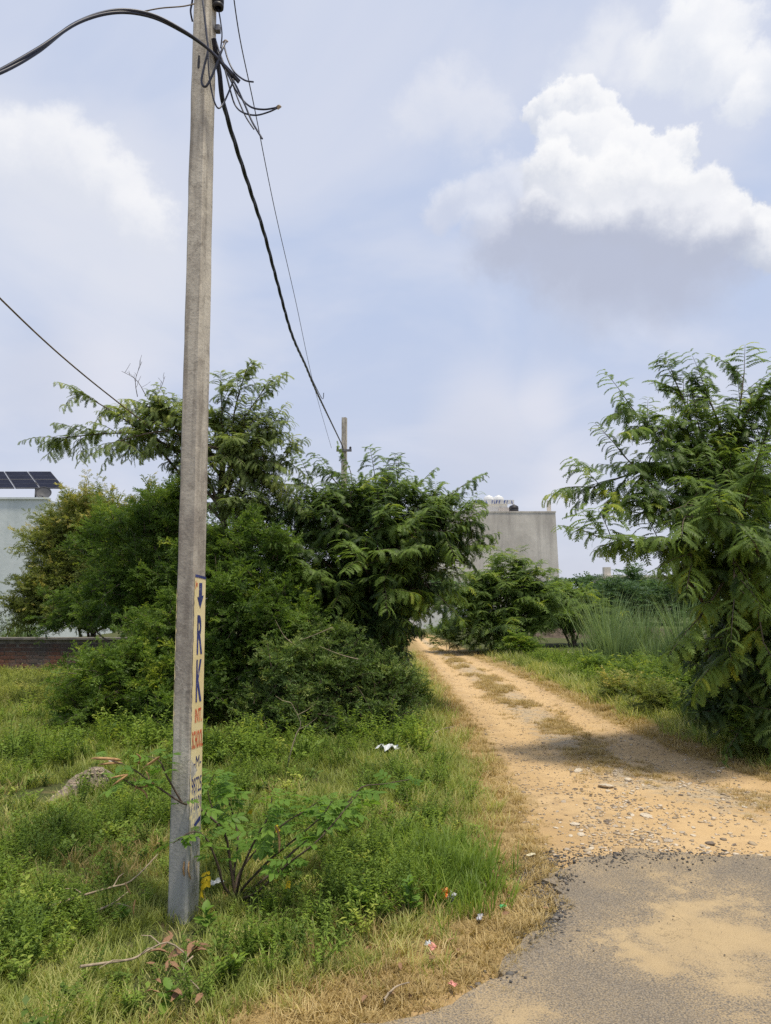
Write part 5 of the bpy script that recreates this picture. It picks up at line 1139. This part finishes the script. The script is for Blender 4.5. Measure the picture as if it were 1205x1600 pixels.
# ------------------------------------------------------------------ litter, dead leaves, twigs
def crumple(name, px, py, size, mat, label, seed, aspect=.6, height=.25, lift=.03, second=None):
    r = random.Random(seed); g = G(px, py); z = hz1(g[0], g[1]) + lift; n = 9; V = []; Fc = []
    for j in range(n):
        for i in range(n):
            u, v = i / (n - 1) - .5, j / (n - 1) - .5; V.append((u * size + r.gauss(0, size * .03), v * size * aspect + r.gauss(0, size * .03), size * height * (.5 + .5 * math.sin(u * 9 + seed) * math.cos(v * 7 + seed)) * (1 - 1.4 * (u * u + v * v)) + r.gauss(0, size * .04)))
    for j in range(n - 1):
        for i in range(n - 1): Fc.append((j * n + i, j * n + i + 1, (j + 1) * n + i + 1, (j + 1) * n + i))
    o = pyobj(name, V, Fc, mat, None, (g[0], g[1], z)); o.rotation_euler = (r.gauss(0, .2), r.gauss(0, .2), r.uniform(0, 6.28)); so_ = o.modifiers.new('thick', 'SOLIDIFY'); so_.thickness = .0015
    if second:
        o.data.materials.append(second)
        for p in o.data.polygons:
            if p.center.x > size * .05: p.material_index = 1
    return tag(o, label, 'litter')
M_plast = simple('white_plastic', (.56, .58, .61), .4, .1, 20, spec=.5); M_or = simple('orange_wrapper', (.75, .20, .03), .4, .15, 30, spec=.5); M_sil = simple('silver_foil', (.33, .33, .35), .35, .15, 30, spec=.6); M_pink = simple('pink_wrapper', (.62, .27, .22), .5, .25, 30); M_grn = simple('green_wrapper', (.08, .42, .16), .4, .2, 30); M_cream = simple('paper_scrap', (.66, .60, .42), .8, .2, 30)
crumple('plastic_bag', 607, 1194, .20, M_plast, 'crumpled white plastic bag lying in the grass', 3, .7, .32, .09)
crumple('plastic_bag', 338, 1405, .07, M_plast, 'small grey-white plastic scrap at the foot of the leafy shrub', 5, .6, .5, .06)
crumple('snack_wrapper', 702, 1420, .085, M_or, 'torn orange and silver snack wrapper in short grass', 2, .6, .35, .05, M_sil).rotation_euler = (R(65), R(15), R(-35))
crumple('snack_wrapper', 673, 1493, .06, M_pink, 'faded pink wrapper in the dry grass', 8, .5, .3, .03, M_plast)
crumple('snack_wrapper', 786, 1424, .035, M_grn, 'small shiny green wrapper near the crumbled asphalt', 9, .5, .3, .015)
crumple('snack_wrapper', 750, 1446, .06, M_sil, 'flattened silver wrapper in the dry verge grass', 11, .4, .3, .025)
crumple('snack_wrapper', 737, 1424, .022, M_or, 'tiny orange wrapper scrap near the green one', 12, .6, .3, .025)
crumple('paper_scrap', 830, 1344, .055, M_cream, 'pale paper strip on dry grass above the black crumbs', 13, .35, .2, .03)
crumple('paper_scrap', 708, 1551, .05, M_pink, 'pinkish paper scrap in dry grass by the asphalt', 14, .4, .3, .03)
crumple('paper_scrap', 757, 1402 - 8, .06, M_stp, 'flat tan card scrap beside the brown leaf heap', 15, .6, .15, .02)
def dead_leaf_mesh():
    V = []; Q = []
    for t, ww, z in ((0, .05, 0), (.25, .7, .03), (.5, 1, .06), (.75, .7, .03), (1, .05, -.04)): V += [(t, -.2 * ww, z + .09 * ww), (t, 0, z), (t, .2 * ww, z + .10 * ww)]
    for k in range(4): Q += [(3 * k, 3 * k + 1, 3 * k + 4, 3 * k + 3), (3 * k + 1, 3 * k + 2, 3 * k + 5, 3 * k + 4)]
    return mesh_np('dead_leaf', np.array(V), np.array(Q), M_deadleaf, True)
DL = dead_leaf_mesh()
def dead_leaf(px, py, s, label, group, lift=.03):
    g = G(px, py); o = obj('dead_leaf', DL, None, (g[0], g[1], hz1(g[0], g[1]) + lift)); o.scale = [s * random.uniform(.7, 1.2)] * 3; o.rotation_euler = (random.gauss(0, .5), random.gauss(0, .35), random.uniform(0, 6.28)); tag(o, label, 'dead leaf', group)
for i in range(26): dead_leaf(random.gauss(770, 9), random.gauss(1364, 7), .055, 'curled brown dead leaf in the heap beside crumbled asphalt', 'dead leaves by the asphalt', .03 + random.uniform(0, .02))
for i in range(14): dead_leaf(random.gauss(262, 18), random.gauss(1555, 22),   .08, 'large curled brown dead leaf on the fallen twig', 'dead leaves on the twig', .075)
for i in range(6): dead_leaf(random.gauss(296, 8), random.gauss(1512, 6), .08, 'curled brown dead leaf above the fallen twig', 'dead leaves above the twig', .065)
for i in range(22): dead_leaf(random.uniform(540, 860), random.uniform(1395, 1590), .045, 'single tan dead leaf lying in the dry verge', 'stray dead leaves', .03)
def ground_twig(pts, r_, label, lift=.06, side=0):
    q = smooth_path([np.array([*G(a, b)[:2], hz1(*G(a, b)[:2]) + lift + random.uniform(-.01, .02)]) for a, b in pts], 16); root = empty('fallen_twig', q[0], label, 'twig'); V, Q = tube_np(q - q[0], np.linspace(r_, r_ * .45, 16), 6); obj('stem', mesh_np('stem', V, Q, M_twig, True), root)
    for k in range(side):
        i = 5 + 3 * k; e = q[i] + np.array([random.uniform(-.1, .2), random.uniform(-.15, .15), .03]); V, Q = tube_np(np.array([q[i], (q[i] + e) / 2 + [0, 0, .015], e]) - q[0], [r_ * .5, r_ * .4, r_ * .2], 5); obj('side_twig', mesh_np('side_twig', V, Q, M_twig, True), root)
ground_twig([(122, 1580), (165, 1565), (205, 1552), (225, 1537), (260, 1530), (290, 1545)], .006, 'pale forked fallen twig lying before the brown leaves', .11, 3)
ground_twig([(70, 1462), (110, 1445), (170, 1420), (205, 1408), (245, 1375)], .007, 'long fallen stick leaning toward the pole foot', .10, 2)
ground_twig([(150, 1456), (175, 1440), (200, 1420)], .006, 'short curved stick beside the long fallen one', .08, 1)
ground_twig([(300, 1540), (285, 1560), (310, 1590)], .004, 'thin twig among the brown leaves', .09, 1)
ground_twig([(758, 1378), (768, 1392), (782, 1396)], .004, 'thin pale twig below the brown leaf heap', .02, 0)
ground_twig([(680, 1165), (695, 1158), (712, 1152)], .006, 'pale stick in the grass at the track edge', .10, 1)
ground_twig([(600, 1580), (618, 1560), (640, 1556)], .005, 'short tan stick in the dry grass corner', .03, 1)
tot = {}
for o in scene.objects:
    if o.type == 'MESH': tot.setdefault(o.data.name, len(o.data.loops) - 2 * len(o.data.polygons))
print('objects', len(bpy.data.objects), 'triangles', sum(tot.values()))
